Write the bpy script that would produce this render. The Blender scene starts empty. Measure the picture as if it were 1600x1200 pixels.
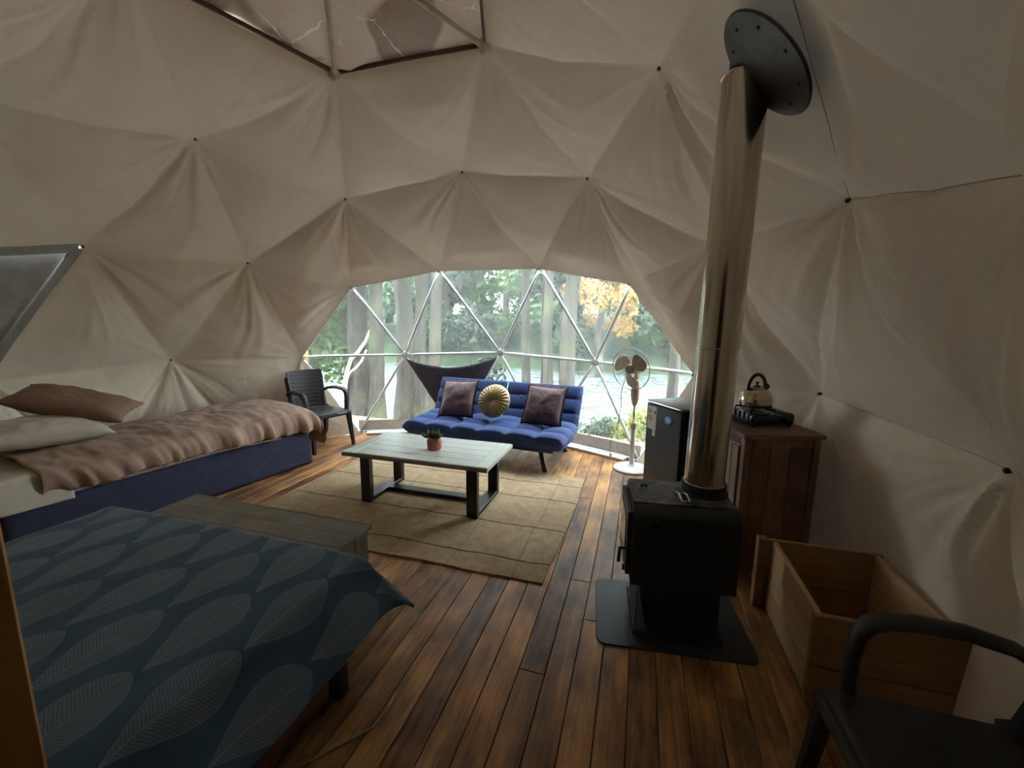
import bpy, bmesh, math, random
import numpy as np
from mathutils import Vector, Matrix, noise as mnoise

PI = math.pi
D = bpy.data
SC = bpy.context.scene
COL = SC.collection
rnd = random.Random(7)

# ------------------------------------------------------------------ camera
CAM = D.cameras.new('camera')
CAM.sensor_fit = 'HORIZONTAL'; CAM.sensor_width = 36.0
CAM.lens = 36.0 * 656.44 / 1600.0
CAM.clip_start = 0.02; CAM.clip_end = 400
cam = D.objects.new('camera', CAM); COL.objects.link(cam)
yaw, pitch, roll = 3.43613, 0.156233, 0.009331
fw = Vector((math.cos(yaw)*math.cos(pitch), math.sin(yaw)*math.cos(pitch), -math.sin(pitch)))
rt0 = Vector((math.sin(yaw), -math.cos(yaw), 0)); up0 = rt0.cross(fw)
rt = math.cos(roll)*rt0 + math.sin(roll)*up0
up = -math.sin(roll)*rt0 + math.cos(roll)*up0
mw = Matrix((( rt.x, up.x, -fw.x, 2.10006), (rt.y, up.y, -fw.y, 1.69543), (rt.z, up.z, -fw.z, 1.49853), (0, 0, 0, 1)))
cam.matrix_world = mw
SC.camera = cam

# ------------------------------------------------------------------ world + exposure
W = D.worlds.new('overcast_sky'); SC.world = W; W.use_nodes = True
wn = W.node_tree; bg = wn.nodes['Background']
bg.inputs['Color'].default_value = (0.86, 0.94, 1.0, 1)
bg.inputs['Strength'].default_value = 9.5
vs = SC.view_settings
SC.display_settings.display_device = 'sRGB'
vs.view_transform = 'Standard'; vs.look = 'None'; vs.gamma = 1.0; vs.use_curve_mapping = False
vs.exposure = 1.6
cy = SC.cycles
cy.use_denoising = True
cy.max_bounces = 10; cy.diffuse_bounces = 6; cy.glossy_bounces = 4; cy.transmission_bounces = 6; cy.transparent_max_bounces = 12
cy.caustics_reflective = False; cy.caustics_refractive = False
cy.sample_clamp_indirect = 6.0

# ------------------------------------------------------------------ node helpers
class NT:
    def __init__(s, name):
        s.m = D.materials.new(name); s.m.use_nodes = True
        s.t = s.m.node_tree; s.b = s.t.nodes['Principled BSDF']; s.out = s.t.nodes['Material Output']
    def n(s, typ, ins=None, **kw):
        nd = s.t.nodes.new(typ)
        for k, v in kw.items(): setattr(nd, k, v)
        for k, v in (ins or {}).items(): s.set(nd.inputs[k], v)
        return nd
    def set(s, sock, v):
        if hasattr(v, 'links') or isinstance(v, bpy.types.NodeSocket): s.t.links.new(v, sock)
        elif isinstance(v, (tuple, list)) and len(v) == 3 and sock.type == 'RGBA': sock.default_value = (*v, 1)
        else: sock.default_value = v
    def math(s, op, a, b=0.0, c=None, clamp=False):
        nd = s.t.nodes.new('ShaderNodeMath'); nd.operation = op; nd.use_clamp = clamp
        s.set(nd.inputs[0], a); s.set(nd.inputs[1], b)
        if c is not None: s.set(nd.inputs[2], c)
        return nd.outputs[0]
    def noise(s, vec, scale, detail=3.0, rough=0.5, dist=0.0):
        nd = s.n('ShaderNodeTexNoise', {'Scale': scale, 'Detail': detail, 'Roughness': rough, 'Distortion': dist})
        if vec is not None: s.t.links.new(vec, nd.inputs['Vector'])
        return nd.outputs['Fac']
    def coord(s, which='Object'): return s.n('ShaderNodeTexCoord').outputs[which]
    def mapping(s, vec, scale=(1, 1, 1), rot=(0, 0, 0), loc=(0, 0, 0)):
        nd = s.n('ShaderNodeMapping'); s.t.links.new(vec, nd.inputs['Vector'])
        nd.inputs['Scale'].default_value = scale; nd.inputs['Rotation'].default_value = rot; nd.inputs['Location'].default_value = loc
        return nd.outputs['Vector']
    def ramp(s, fac, stops, interp='LINEAR'):
        nd = s.t.nodes.new('ShaderNodeValToRGB'); cr = nd.color_ramp; cr.interpolation = interp
        while len(cr.elements) < len(stops): cr.elements.new(0.5)
        for e, (p, c) in zip(cr.elements, stops):
            e.position = p; e.color = (*c, 1) if len(c) == 3 else c
        s.t.links.new(fac, nd.inputs['Fac']); return nd.outputs['Color']
    def mix(s, fac, a, b, mode='MIX'):
        nd = s.t.nodes.new('ShaderNodeMix'); nd.data_type = 'RGBA'; nd.blend_type = mode
        s.set(nd.inputs[0], fac); s.set(nd.inputs[6], a); s.set(nd.inputs[7], b); return nd.outputs[2]
    def bump(s, h, strength=0.3, dist=0.01):
        nd = s.n('ShaderNodeBump', {'Strength': strength, 'Distance': dist}); s.t.links.new(h, nd.inputs['Height'])
        s.t.links.new(nd.outputs['Normal'], s.b.inputs['Normal']); return nd.outputs['Normal']
    def base(s, v): s.set(s.b.inputs['Base Color'], v)
    def p(s, **kw):
        for k, v in kw.items(): s.set(s.b.inputs[k.replace('_', ' ')], v)
        return s

def plain(name, col, rough=0.5, metal=0.0, var=0.12, nscale=18.0, bump=0.0, bscale=60.0, coat=0.0, sheen=0.0):
    t = NT(name); v = t.coord()
    f = t.noise(v, nscale, 4)
    lo = tuple(c*(1-var) for c in col); hi = tuple(min(1, c*(1+var)) for c in col)
    t.base(t.ramp(f, [(0.3, lo), (0.7, hi)]))
    t.p(Roughness=rough, Metallic=metal)
    if coat: t.p(Coat_Weight=coat)
    if sheen: t.p(Sheen_Weight=sheen, Sheen_Roughness=0.5)
    if bump: t.bump(t.noise(v, bscale, 4), bump, 0.004)
    return t.m

def wood(name, dark, mid, light, rough=0.35, stretch=(1.2, 14, 14), blotch=0.5, rand=0.5, coat=0.0, spec=0.5, knots=True):
    t = NT(name); oc = t.coord()
    oi = t.n('ShaderNodeObjectInfo').outputs['Random']
    off = t.n('ShaderNodeCombineXYZ', {'X': t.math('MULTIPLY', oi, 37.0), 'Y': t.math('MULTIPLY', oi, 91.0), 'Z': t.math('MULTIPLY', oi, 53.0)}).outputs[0]
    va = t.n('ShaderNodeVectorMath', operation='ADD'); t.t.links.new(oc, va.inputs[0]); t.t.links.new(off, va.inputs[1])
    v = va.outputs[0]
    vm = t.mapping(v, stretch)
    g = t.noise(vm, 3.0, 7, 0.62, 0.6)
    fine = t.noise(t.mapping(v, tuple(s*4 for s in stretch)), 4.0, 4, 0.6)
    bl = t.noise(t.mapping(v, (1.6, 3.2, 3.2)), 2.1, 3, 0.55)
    f = t.math('ADD', t.math('MULTIPLY', g, 0.72), t.math('MULTIPLY', fine, 0.28))
    f = t.math('ADD', f, t.math('MULTIPLY', t.math('SUBTRACT', bl, 0.5), blotch))
    f = t.math('ADD', f, t.math('MULTIPLY', t.math('SUBTRACT', oi, 0.5), rand), clamp=True)
    c = t.ramp(f, [(0.22, dark), (0.5, mid), (0.8, light)])
    t.base(c)
    t.p(Roughness=t.math('ADD', rough, t.math('MULTIPLY', fine, 0.16)), Specular_IOR_Level=spec)
    if coat: t.p(Coat_Weight=coat, Coat_Roughness=0.2)
    t.bump(f, 0.12, 0.004)
    return t.m

MAT = {}
def canvas_mat():
    t = NT('canvas_cloth'); v = t.coord()
    big = t.noise(v, 0.9, 3); mid = t.noise(v, 7, 4)
    f = t.math('ADD', t.math('MULTIPLY', big, 0.6), t.math('MULTIPLY', mid, 0.4))
    c = t.ramp(f, [(0.3, (0.67, 0.58, 0.47)), (0.7, (0.75, 0.66, 0.545))])
    t.base(c); t.p(Roughness=0.9, Specular_IOR_Level=0.15)
    wv = t.noise(v, 420, 2)
    cr = t.noise(t.mapping(v, (1, 1, 0.5)), 9, 5, 0.6, 1.2)
    cr2 = t.noise(t.mapping(v, (1, 1, 0.4), (0.3, 0.2, 0)), 26, 4, 0.6, 1.6)
    h = t.math('ADD', t.math('MULTIPLY', wv, 0.06), t.math('ADD', t.math('MULTIPLY', cr, 0.9), t.math('MULTIPLY', cr2, 0.30)))
    nrm = t.bump(h, 0.42, 0.015)
    tr = t.n('ShaderNodeBsdfTranslucent', {'Color': (0.82, 0.73, 0.61, 1)}); t.t.links.new(nrm, tr.inputs['Normal'])
    mx = t.n('ShaderNodeMixShader', {'Fac': 0.0045})
    t.t.links.new(t.b.outputs[0], mx.inputs[1]); t.t.links.new(tr.outputs[0], mx.inputs[2])
    t.t.links.new(mx.outputs[0], t.out.inputs['Surface'])
    return t.m
MAT['canvas'] = canvas_mat()

def vinyl_mat(name, tint, haze, hazecol, streak):
    t = NT(name); v = t.coord()
    tr = t.n('ShaderNodeBsdfTransparent', {'Color': (*tint, 1)})
    hz = t.n('ShaderNodeBsdfTranslucent', {'Color': (*hazecol, 1)})
    gl = t.n('ShaderNodeBsdfGlossy', {'Color': (1, 1, 1, 1), 'Roughness': 0.06})
    s1 = t.noise(v, 1.6, 4, 0.6); s2 = t.noise(t.mapping(v, (3, 3, 0.7)), 5, 5, 0.65, 0.8)
    f = t.math('ADD', haze, t.math('MULTIPLY', t.math('SUBTRACT', t.math('ADD', t.math('MULTIPLY', s1, 0.6), t.math('MULTIPLY', s2, 0.4)), 0.5), streak), clamp=True)
    m1 = t.n('ShaderNodeMixShader'); t.t.links.new(f, m1.inputs[0])
    t.t.links.new(tr.outputs[0], m1.inputs[1]); t.t.links.new(hz.outputs[0], m1.inputs[2])
    fr = t.n('ShaderNodeFresnel', {'IOR': 1.35})
    m2 = t.n('ShaderNodeMixShader'); t.t.links.new(t.math('MULTIPLY', fr.outputs[0], 0.6), m2.inputs[0])
    t.t.links.new(m1.outputs[0], m2.inputs[1]); t.t.links.new(gl.outputs[0], m2.inputs[2])
    t.t.links.new(m2.outputs[0], t.out.inputs['Surface']); t.t.nodes.remove(t.b)
    return t.m
MAT['vinyl'] = vinyl_mat('clear_vinyl', (0.95, 0.98, 0.97), 0.034, (0.95, 0.98, 0.96), 0.06)

def skylight_mat():
    t = NT('brown_skylight_vinyl'); v = t.coord()
    n1 = t.noise(v, 1.7, 2, 0.4, 0.3); n2 = t.noise(v, 5, 5, 0.6, 0.8)
    patch = t.ramp(n1, [(0.50, (0, 0, 0)), (0.53, (1, 1, 1))])
    c = t.mix(patch, (0.20, 0.135, 0.095), (0.44, 0.35, 0.265))
    # creases in the vinyl
    vo = t.n('ShaderNodeTexVoronoi', {'Scale': 2.3}, feature='DISTANCE_TO_EDGE')
    dv = t.n('ShaderNodeVectorMath', operation='ADD'); t.t.links.new(v, dv.inputs[0])
    nz = t.n('ShaderNodeTexNoise', {'Scale': 6.0, 'Detail': 4.0}); t.t.links.new(v, nz.inputs['Vector'])
    sc = t.n('ShaderNodeVectorMath', {'Scale': 0.18}, operation='SCALE'); t.t.links.new(nz.outputs['Color'], sc.inputs[0])
    t.t.links.new(sc.outputs[0], dv.inputs[1]); t.t.links.new(dv.outputs[0], vo.inputs['Vector'])
    cre = t.math('LESS_THAN', vo.outputs['Distance'], t.math('MULTIPLY', t.math('SUBTRACT', t.noise(v, 3.1, 3), 0.42), 0.075))
    c = t.mix(t.math('MULTIPLY', cre, 0.6), c, (0.75, 0.72, 0.68))
    t.base(c); t.p(Roughness=0.28)
    t.bump(n2, 0.5, 0.02)
    tr = t.n('ShaderNodeBsdfTranslucent'); t.t.links.new(c, tr.inputs['Color'])
    mx = t.n('ShaderNodeMixShader', {'Fac': 0.010})
    t.t.links.new(t.b.outputs[0], mx.inputs[1]); t.t.links.new(tr.outputs[0], mx.inputs[2])
    t.t.links.new(mx.outputs[0], t.out.inputs['Surface'])
    return t.m
MAT['skylight'] = skylight_mat()
MAT['sleeve'] = plain('beige_sleeve', (0.66, 0.58, 0.49), 0.85, bump=0.3, bscale=40)
MAT['strut'] = plain('white_strut_paint', (0.58, 0.60, 0.60), 0.38, 0.0, 0.05)
MAT['hub'] = plain('grey_hub_metal', (0.42, 0.40, 0.37), 0.5, 0.5, 0.2, 40)
MAT['seam'] = plain('brown_seam_thread', (0.36, 0.29, 0.23), 0.9)
MAT['button'] = plain('brown_knot', (0.10, 0.07, 0.05), 0.7)
MAT['hem'] = plain('beige_hem_band', (0.50, 0.42, 0.35), 0.85, bump=0.3, bscale=25)
MAT['white_board'] = plain('white_sill_board', (0.62, 0.63, 0.63), 0.5, 0, 0.08)
MAT['grey_shade'] = plain('grey_window_shade', (0.36, 0.345, 0.325), 0.85, 0, 0.1, 9, 0.3, 120)
MAT['floor_wood'] = wood('varnished_floorboard', (0.070, 0.033, 0.018), (0.31, 0.145, 0.058), (0.68, 0.34, 0.115), 0.30, (1.0, 16, 16), 1.15, 0.22, 0.0, 0.5)
MAT['subfloor'] = plain('dark_subfloor', (0.012, 0.008, 0.006), 0.9)
MAT['table_wood'] = wood('whitewashed_board', (0.50, 0.53, 0.50), (0.70, 0.73, 0.69), (0.82, 0.85, 0.82), 0.16, (12, 1.0, 12), 0.25, 0.10, 0.6, 0.6)
MAT['table_edge'] = wood('table_edge_wood', (0.16, 0.13, 0.11), (0.24, 0.20, 0.17), (0.32, 0.28, 0.24), 0.5, (12, 1.0, 12), 0.2, 0.1)
MAT['black_metal'] = plain('black_painted_metal', (0.012, 0.011, 0.012), 0.30, 0.0, 0.2)
MAT['bench_wood'] = wood('grey_weathered_board', (0.12, 0.105, 0.085), (0.205, 0.185, 0.155), (0.31, 0.285, 0.245), 0.5, (10, 1.0, 10), 0.35, 0.15)
MAT['bench_side'] = wood('bench_side_board', (0.10, 0.075, 0.055), (0.19, 0.145, 0.11), (0.29, 0.23, 0.18), 0.6, (12, 12, 1.0), 0.3, 0.2)
MAT['cab_wood'] = wood('old_cabinet_board', (0.075, 0.038, 0.022), (0.20, 0.11, 0.065), (0.36, 0.22, 0.14), 0.5, (14, 14, 1.0), 0.6, 0.3)
MAT['cab_front'] = wood('grey_cabinet_board', (0.14, 0.10, 0.075), (0.25, 0.18, 0.135), (0.38, 0.29, 0.22), 0.55, (14, 14, 1.0), 0.3, 0.2)
MAT['cab_top'] = wood('cabinet_top_board', (0.09, 0.048, 0.028), (0.20, 0.115, 0.07), (0.32, 0.20, 0.13), 0.4, (1.0, 12, 12), 0.5, 0.2)
MAT['pine'] = wood('pine_board', (0.32, 0.18, 0.085), (0.56, 0.35, 0.18), (0.70, 0.48, 0.28), 0.5, (1.0, 13, 13), 0.3, 0.18)  # side boards paler than the end boards, window light put into the tone
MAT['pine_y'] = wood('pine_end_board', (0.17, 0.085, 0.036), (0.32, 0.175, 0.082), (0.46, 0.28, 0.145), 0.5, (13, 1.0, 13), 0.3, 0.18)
MAT['post'] = wood('varnished_post', (0.45, 0.21, 0.06), (0.74, 0.38, 0.12), (0.85, 0.52, 0.20), 0.4, (14, 14, 1.0), 0.5, 0.1)
MAT['deck'] = wood('pale_deck_board', (0.36, 0.28, 0.22), (0.52, 0.43, 0.35), (0.66, 0.57, 0.48), 0.7, (12, 1.0, 12), 0.2, 0.2)

def sofa_mat():
    t = NT('blue_sofa_fabric'); v = t.coord()
    n = t.noise(v, 6, 4); w = t.noise(v, 260, 2)
    t.base(t.ramp(t.math('ADD', t.math('MULTIPLY', n, 0.6), t.math('MULTIPLY', w, 0.4)), [(0.3, (0.010, 0.028, 0.105)), (0.7, (0.022, 0.055, 0.18))]))
    t.p(Roughness=0.85, Sheen_Weight=0.16, Sheen_Roughness=0.45)
    t.set(t.b.inputs['Sheen Tint'], (0.35, 0.5, 0.9))
    t.bump(w, 0.3, 0.002); return t.m
MAT['sofa'] = sofa_mat()
MAT['mauve'] = plain('mauve_cushion_velvet', (0.125, 0.072, 0.078), 0.75, 0, 0.25, 7, 0.35, 22, 0, 0.3)
MAT['mauve_trim'] = plain('wine_ruffle_trim', (0.085, 0.032, 0.040), 0.8, 0, 0.2)
MAT['mustard'] = plain('mustard_velvet', (0.40, 0.30, 0.085), 0.55, 0, 0.25, 12, 0.2, 30, 0, 0.6)
MAT['shade_cloth'] = plain('dark_mauve_cloth', (0.060, 0.045, 0.055), 0.85, 0, 0.18, 14, 0.25, 60)
MAT['brown_duvet'] = plain('brown_duvet_cotton', (0.37, 0.245, 0.185), 0.85, 0, 0.10, 4, 0.45, 11, 0, 0.15)
MAT['brown_pillow'] = plain('brown_pillow_cotton', (0.24, 0.145, 0.10), 0.85, 0, 0.12, 6, 0.4, 14)
MAT['cream'] = plain('cream_sheet_satin', (0.62, 0.56, 0.48), 0.42, 0, 0.08, 6, 0.4, 12)
MAT['white_sheet'] = plain('white_sheet_cotton', (0.62, 0.57, 0.54), 0.8, 0, 0.06)
MAT['navy'] = plain('navy_bed_skirt', (0.030, 0.034, 0.075), 0.85, 0, 0.2, 14, 0.7, 16)
MAT['black_fabric'] = plain('black_bed_base', (0.010, 0.009, 0.010), 0.9)
MAT['terracotta'] = plain('terracotta_glaze', (0.33, 0.115, 0.065), 0.35, 0, 0.2, 30)
MAT['soil'] = plain('dark_soil', (0.02, 0.014, 0.01), 0.95, 0, 0.4, 90)
MAT['leaf_g'] = plain('succulent_green', (0.075, 0.23, 0.045), 0.45, 0, 0.3, 40)
MAT['leaf_d'] = plain('succulent_dark_green', (0.025, 0.055, 0.028), 0.45, 0, 0.3, 40)
MAT['leaf_p'] = plain('succulent_pale_tip', (0.26, 0.28, 0.20), 0.5, 0, 0.2, 40)
MAT['fan_white'] = plain('white_fan_plastic', (0.72, 0.72, 0.70), 0.4, 0, 0.04)
MAT['fan_beige'] = plain('yellowed_fan_plastic', (0.62, 0.55, 0.38), 0.45, 0, 0.08)
MAT['fan_blade'] = plain('taupe_fan_blade', (0.42, 0.34, 0.25), 0.4, 0, 0.08)
MAT['fan_hub'] = plain('brown_fan_hub', (0.22, 0.14, 0.11), 0.5, 0, 0.1)
MAT['chrome'] = plain('chrome_tube', (0.62, 0.62, 0.62), 0.18, 1.0, 0.05)
MAT['wire'] = plain('grey_cage_wire', (0.30, 0.31, 0.31), 0.4, 0.4, 0.1)
MAT['cord'] = plain('dark_cord', (0.05, 0.05, 0.05), 0.6)
MAT['cord_pale'] = plain('pale_cord', (0.42, 0.34, 0.26), 0.6)
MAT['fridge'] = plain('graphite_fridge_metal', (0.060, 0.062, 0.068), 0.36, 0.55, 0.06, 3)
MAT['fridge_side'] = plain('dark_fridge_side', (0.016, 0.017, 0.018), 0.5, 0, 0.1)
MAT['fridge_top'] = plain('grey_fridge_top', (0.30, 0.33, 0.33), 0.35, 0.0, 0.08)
MAT['sticker'] = plain('white_sticker', (0.60, 0.60, 0.58), 0.5, 0, 0.03)
MAT['st_orange'] = plain('orange_print', (0.60, 0.17, 0.05), 0.5)
MAT['st_green'] = plain('green_print', (0.08, 0.25, 0.08), 0.5)
MAT['st_black'] = plain('black_print', (0.02, 0.02, 0.02), 0.5)
MAT['badge'] = plain('blue_badge', (0.16, 0.33, 0.62), 0.35)
MAT['badge_light'] = plain('pale_blue_badge', (0.45, 0.62, 0.80), 0.35)
MAT['plastic'] = plain('black_rattan_plastic', (0.020, 0.017, 0.019), 0.42, 0, 0.2, 30, 0.25, 90)
def stove_top():
    t = NT('ash_marked_iron'); v = t.coord()
    n = t.noise(v, 9, 6, 0.7, 1.0)
    t.base(t.ramp(n, [(0.40, (0.030, 0.028, 0.026)), (0.52, (0.10, 0.092, 0.085)), (0.66, (0.24, 0.22, 0.20))]))
    t.p(Roughness=0.55); return t.m
MAT['stove_top'] = stove_top()
MAT['stove'] = plain('matt_black_stove', (0.017, 0.018, 0.016), 0.55, 0.0, 0.2, 20)
MAT['stove_glass'] = plain('black_stove_glass', (0.01, 0.01, 0.011), 0.12)
MAT['hearth'] = plain('slate_grey_plate', (0.042, 0.045, 0.052), 0.45, 0.2, 0.15, 8)
def pipe_mat():
    t = NT('brushed_stainless_pipe'); v = t.coord()
    n = t.noise(t.mapping(v, (9, 9, 0.35)), 5, 4)
    st = t.noise(t.mapping(v, (1, 1, 2.2)), 6, 5, 0.65)
    c = t.ramp(n, [(0.3, (0.46, 0.40, 0.33)), (0.7, (0.62, 0.56, 0.48))])
    c = t.mix(t.ramp(st, [(0.66, (0, 0, 0)), (0.76, (1, 1, 1))]), c, (0.14, 0.09, 0.06))
    t.base(c); t.p(Metallic=1.0, Roughness=t.math('ADD', 0.13, t.math('MULTIPLY', n, 0.1))); return t.m
MAT['pipe'] = pipe_mat()
MAT['pipe_bright'] = plain('bright_pipe_rim', (0.72, 0.70, 0.66), 0.2, 1.0, 0.05)
def flange_mat():
    t = NT('sooty_flange'); v = t.coord(); n = t.noise(v, 8, 5, 0.6)
    t.base(t.ramp(n, [(0.35, (0.018, 0.015, 0.014)), (0.7, (0.075, 0.066, 0.060))])); t.p(Roughness=0.42, Metallic=0.3); return t.m
MAT['flange'] = flange_mat()
MAT['kettle'] = plain('warm_steel_kettle', (0.52, 0.44, 0.34), 0.16, 1.0, 0.08)
MAT['black_plastic'] = plain('black_gloss_plastic', (0.012, 0.011, 0.013), 0.22)
MAT['burner_steel'] = plain('burner_steel', (0.32, 0.33, 0.36), 0.3, 0.9, 0.1)

def rug_mat():
    t = NT('jute_rug_weave'); v = t.coord()
    sx = t.n('ShaderNodeSeparateXYZ'); t.t.links.new(v, sx.inputs[0]); X, Y = sx.outputs[0], sx.outputs[1]
    wob = t.math('MULTIPLY', t.math('SUBTRACT', t.noise(v, 3.2, 4), 0.5), 0.075)
    xw = t.math('ADD', X, wob)
    d = None
    for x0 in (-0.22, -0.65, -1.14, -1.47):
        e = t.math('ABSOLUTE', t.math('SUBTRACT', xw, x0))
        d = e if d is None else t.math('MINIMUM', d, e)
    yw = t.math('ADD', Y, t.math('MULTIPLY', t.math('SUBTRACT', t.noise(v, 2.6, 3), 0.5), 0.10))
    yd = t.math('ABSOLUTE', t.math('SUBTRACT', t.math('FRACT', t.math('DIVIDE', yw, 0.42)), 0.5))
    line = t.math('LESS_THAN', d, 0.0065); seam = t.math('LESS_THAN', yd, 0.012)
    wv = t.noise(t.mapping(v, (60, 22, 1)), 4, 3); mid = t.noise(v, 16, 5, 0.65); big = t.noise(v, 2.5, 3)
    f = t.math('ADD', t.math('MULTIPLY', wv, 0.45), t.math('ADD', t.math('MULTIPLY', mid, 0.35), t.math('MULTIPLY', big, 0.2)))
    c = t.ramp(f, [(0.33, (0.25, 0.17, 0.10)), (0.5, (0.43, 0.32, 0.20)), (0.68, (0.58, 0.46, 0.31))])
    c = t.mix(t.math('MULTIPLY', seam, 0.45), c, (0.20, 0.13, 0.075))
    c = t.mix(t.math('MULTIPLY', line, 0.85), c, (0.05, 0.03, 0.017))
    t.base(c); t.p(Roughness=0.95, Specular_IOR_Level=0.15)
    h = t.math('SUBTRACT', t.math('ADD', wv, mid), t.math('MULTIPLY', line, 0.8))
    t.bump(h, 0.7, 0.006); return t.m
MAT['rug'] = rug_mat()

def leaf_duvet_mat():
    t = NT('blue_leaf_print_duvet'); uv = t.coord('UV')
    sx = t.n('ShaderNodeSeparateXYZ'); t.t.links.new(uv, sx.inputs[0]); U, V = sx.outputs[0], sx.outputs[1]
    P, Q = 0.345, 0.185
    vq = t.math('DIVIDE', V, Q); cj = t.math('FLOOR', vq)
    yv = t.math('MULTIPLY', t.math('SUBTRACT', t.math('FRACT', vq), 0.5), Q)
    uo = t.math('ADD', t.math('DIVIDE', U, P), t.math('MULTIPLY', cj, 0.44))
    l = t.math('SUBTRACT', 1.0, t.math('FRACT', uo))
    cell = t.math('ADD', t.math('FLOOR', uo), t.math('MULTIPLY', cj, 7.3))
    l = t.math('DIVIDE', t.math('SUBTRACT', l, 0.015), 0.97)
    lc = t.math('MINIMUM', t.math('MAXIMUM', l, 0.0), 1.0)
    yv = t.math('ADD', yv, t.math('MULTIPLY', t.math('SUBTRACT', lc, 0.5), t.math('MULTIPLY', t.math('SINE', t.math('MULTIPLY', cell, 12.7)), 0.022)))
    w = t.math('MULTIPLY', t.math('POWER', t.math('SINE', t.math('MULTIPLY', t.math('POWER', lc, 1.55), PI)), 0.66), 0.085)
    ay = t.math('ABSOLUTE', yv)
    inside = t.math('MULTIPLY', t.math('LESS_THAN', ay, w), t.math('GREATER_THAN', w, 0.002))
    outline = t.math('LESS_THAN', t.math('ABSOLUTE', t.math('SUBTRACT', ay, w)), 0.0022)
    midrib = t.math('LESS_THAN', ay, 0.0020)
    nz = t.noise(uv, 60, 2)
    ph = t.math('MULTIPLY', t.math('ADD', t.math('SUBTRACT', t.math('MULTIPLY', lc, P), t.math('MULTIPLY', ay, 0.55)), t.math('MULTIPLY', nz, 0.008)), 2*PI/0.0088)
    vein = t.math('GREATER_THAN', t.math('SINE', ph), -0.05)
    m = t.math('MAXIMUM', t.math('ADD', 0.16, t.math('MULTIPLY', vein, 0.26)), t.math('MAXIMUM', t.math('MULTIPLY', outline, 0.55), t.math('MULTIPLY', midrib, 0.6)))
    m = t.math('MULTIPLY', m, inside)
    m = t.math('MULTIPLY', m, t.math('ADD', 0.72, t.math('MULTIPLY', t.noise(uv, 7, 3), 0.5)))
    bgc = t.ramp(t.noise(uv, 5, 4), [(0.3, (0.036, 0.088, 0.168)), (0.7, (0.055, 0.125, 0.225))])
    # woven quilting grid
    c = t.mix(m, bgc, (0.33, 0.385, 0.46))
    t.base(c); t.p(Roughness=0.85, Sheen_Weight=0.15)
    q = t.noise(uv, 9, 4); g = t.noise(uv, 300, 2)
    t.bump(t.math('ADD', q, t.math('MULTIPLY', g, 0.05)), 0.35, 0.012); return t.m
MAT['leaf_duvet'] = leaf_duvet_mat()

def bark_mat(name, a, b, c):
    t = NT(name); v = t.coord()
    n = t.noise(t.mapping(v, (9, 9, 0.6)), 3, 6, 0.65, 0.6); m = t.noise(v, 1.6, 3)
    col = t.ramp(n, [(0.3, a), (0.55, b), (0.75, c)])
    col = t.mix(t.ramp(m, [(0.5, (0, 0, 0)), (0.68, (0.6, 0.6, 0.6))]), col, (0.13, 0.16, 0.07))
    t.base(col); t.p(Roughness=0.9); t.bump(n, 0.8, 0.05); return t.m
MAT['bark_pale'] = bark_mat('pale_bark', (0.0150, 0.0135, 0.0105), (0.0638, 0.0585, 0.0435), (0.1500, 0.1350, 0.1013))
MAT['bark_dark'] = bark_mat('dark_bark', (0.0153, 0.0131, 0.0105), (0.0371, 0.0319, 0.0254), (0.0655, 0.0568, 0.0437))
MAT['branch'] = plain('bleached_branch', (0.52, 0.49, 0.43), 0.8)
def foliage_mat(name, a, b, c):
    t = NT(name); v = t.coord(); n = t.noise(v, 1.1, 3); m = t.noise(v, 14, 2)
    col = t.ramp(t.math('ADD', t.math('MULTIPLY', n, 0.55), t.math('MULTIPLY', m, 0.45)), [(0.32, a), (0.5, b), (0.68, c)])
    t.base(col); t.p(Roughness=0.6)
    tr = t.n('ShaderNodeBsdfTranslucent'); t.t.links.new(col, tr.inputs['Color'])
    mx = t.n('ShaderNodeMixShader', {'Fac': 0.35})
    t.t.links.new(t.b.outputs[0], mx.inputs[1]); t.t.links.new(tr.outputs[0], mx.inputs[2])
    t.t.links.new(mx.outputs[0], t.out.inputs['Surface']); return t.m
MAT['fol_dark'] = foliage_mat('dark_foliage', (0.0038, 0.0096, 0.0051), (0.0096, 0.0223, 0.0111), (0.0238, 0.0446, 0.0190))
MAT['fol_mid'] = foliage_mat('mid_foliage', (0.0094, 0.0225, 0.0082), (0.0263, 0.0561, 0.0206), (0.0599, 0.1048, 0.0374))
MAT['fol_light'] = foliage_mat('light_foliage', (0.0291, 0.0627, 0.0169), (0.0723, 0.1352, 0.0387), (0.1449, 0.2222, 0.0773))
MAT['fol_autumn'] = foliage_mat('autumn_foliage', (0.1470, 0.0840, 0.0168), (0.2940, 0.1764, 0.0420), (0.3570, 0.2604, 0.1260))
MAT['fol_yellow'] = foliage_mat('yellow_shrub_foliage', (0.0726, 0.1037, 0.0155), (0.1866, 0.2178, 0.0311), (0.3214, 0.3214, 0.0622))
def ground_mat():
    t = NT('leaf_litter_ground'); v = t.coord(); n = t.noise(v, 2.2, 6, 0.65); m = t.noise(v, 26, 4, 0.6)
    t.base(t.ramp(t.math('ADD', t.math('MULTIPLY', n, 0.5), t.math('MULTIPLY', m, 0.5)), [(0.32, (0.06, 0.05, 0.03)), (0.5, (0.15, 0.11, 0.075)), (0.68, (0.27, 0.20, 0.15))]))
    t.p(Roughness=0.95); t.bump(m, 0.6, 0.03); return t.m
MAT['ground'] = ground_mat()
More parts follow.
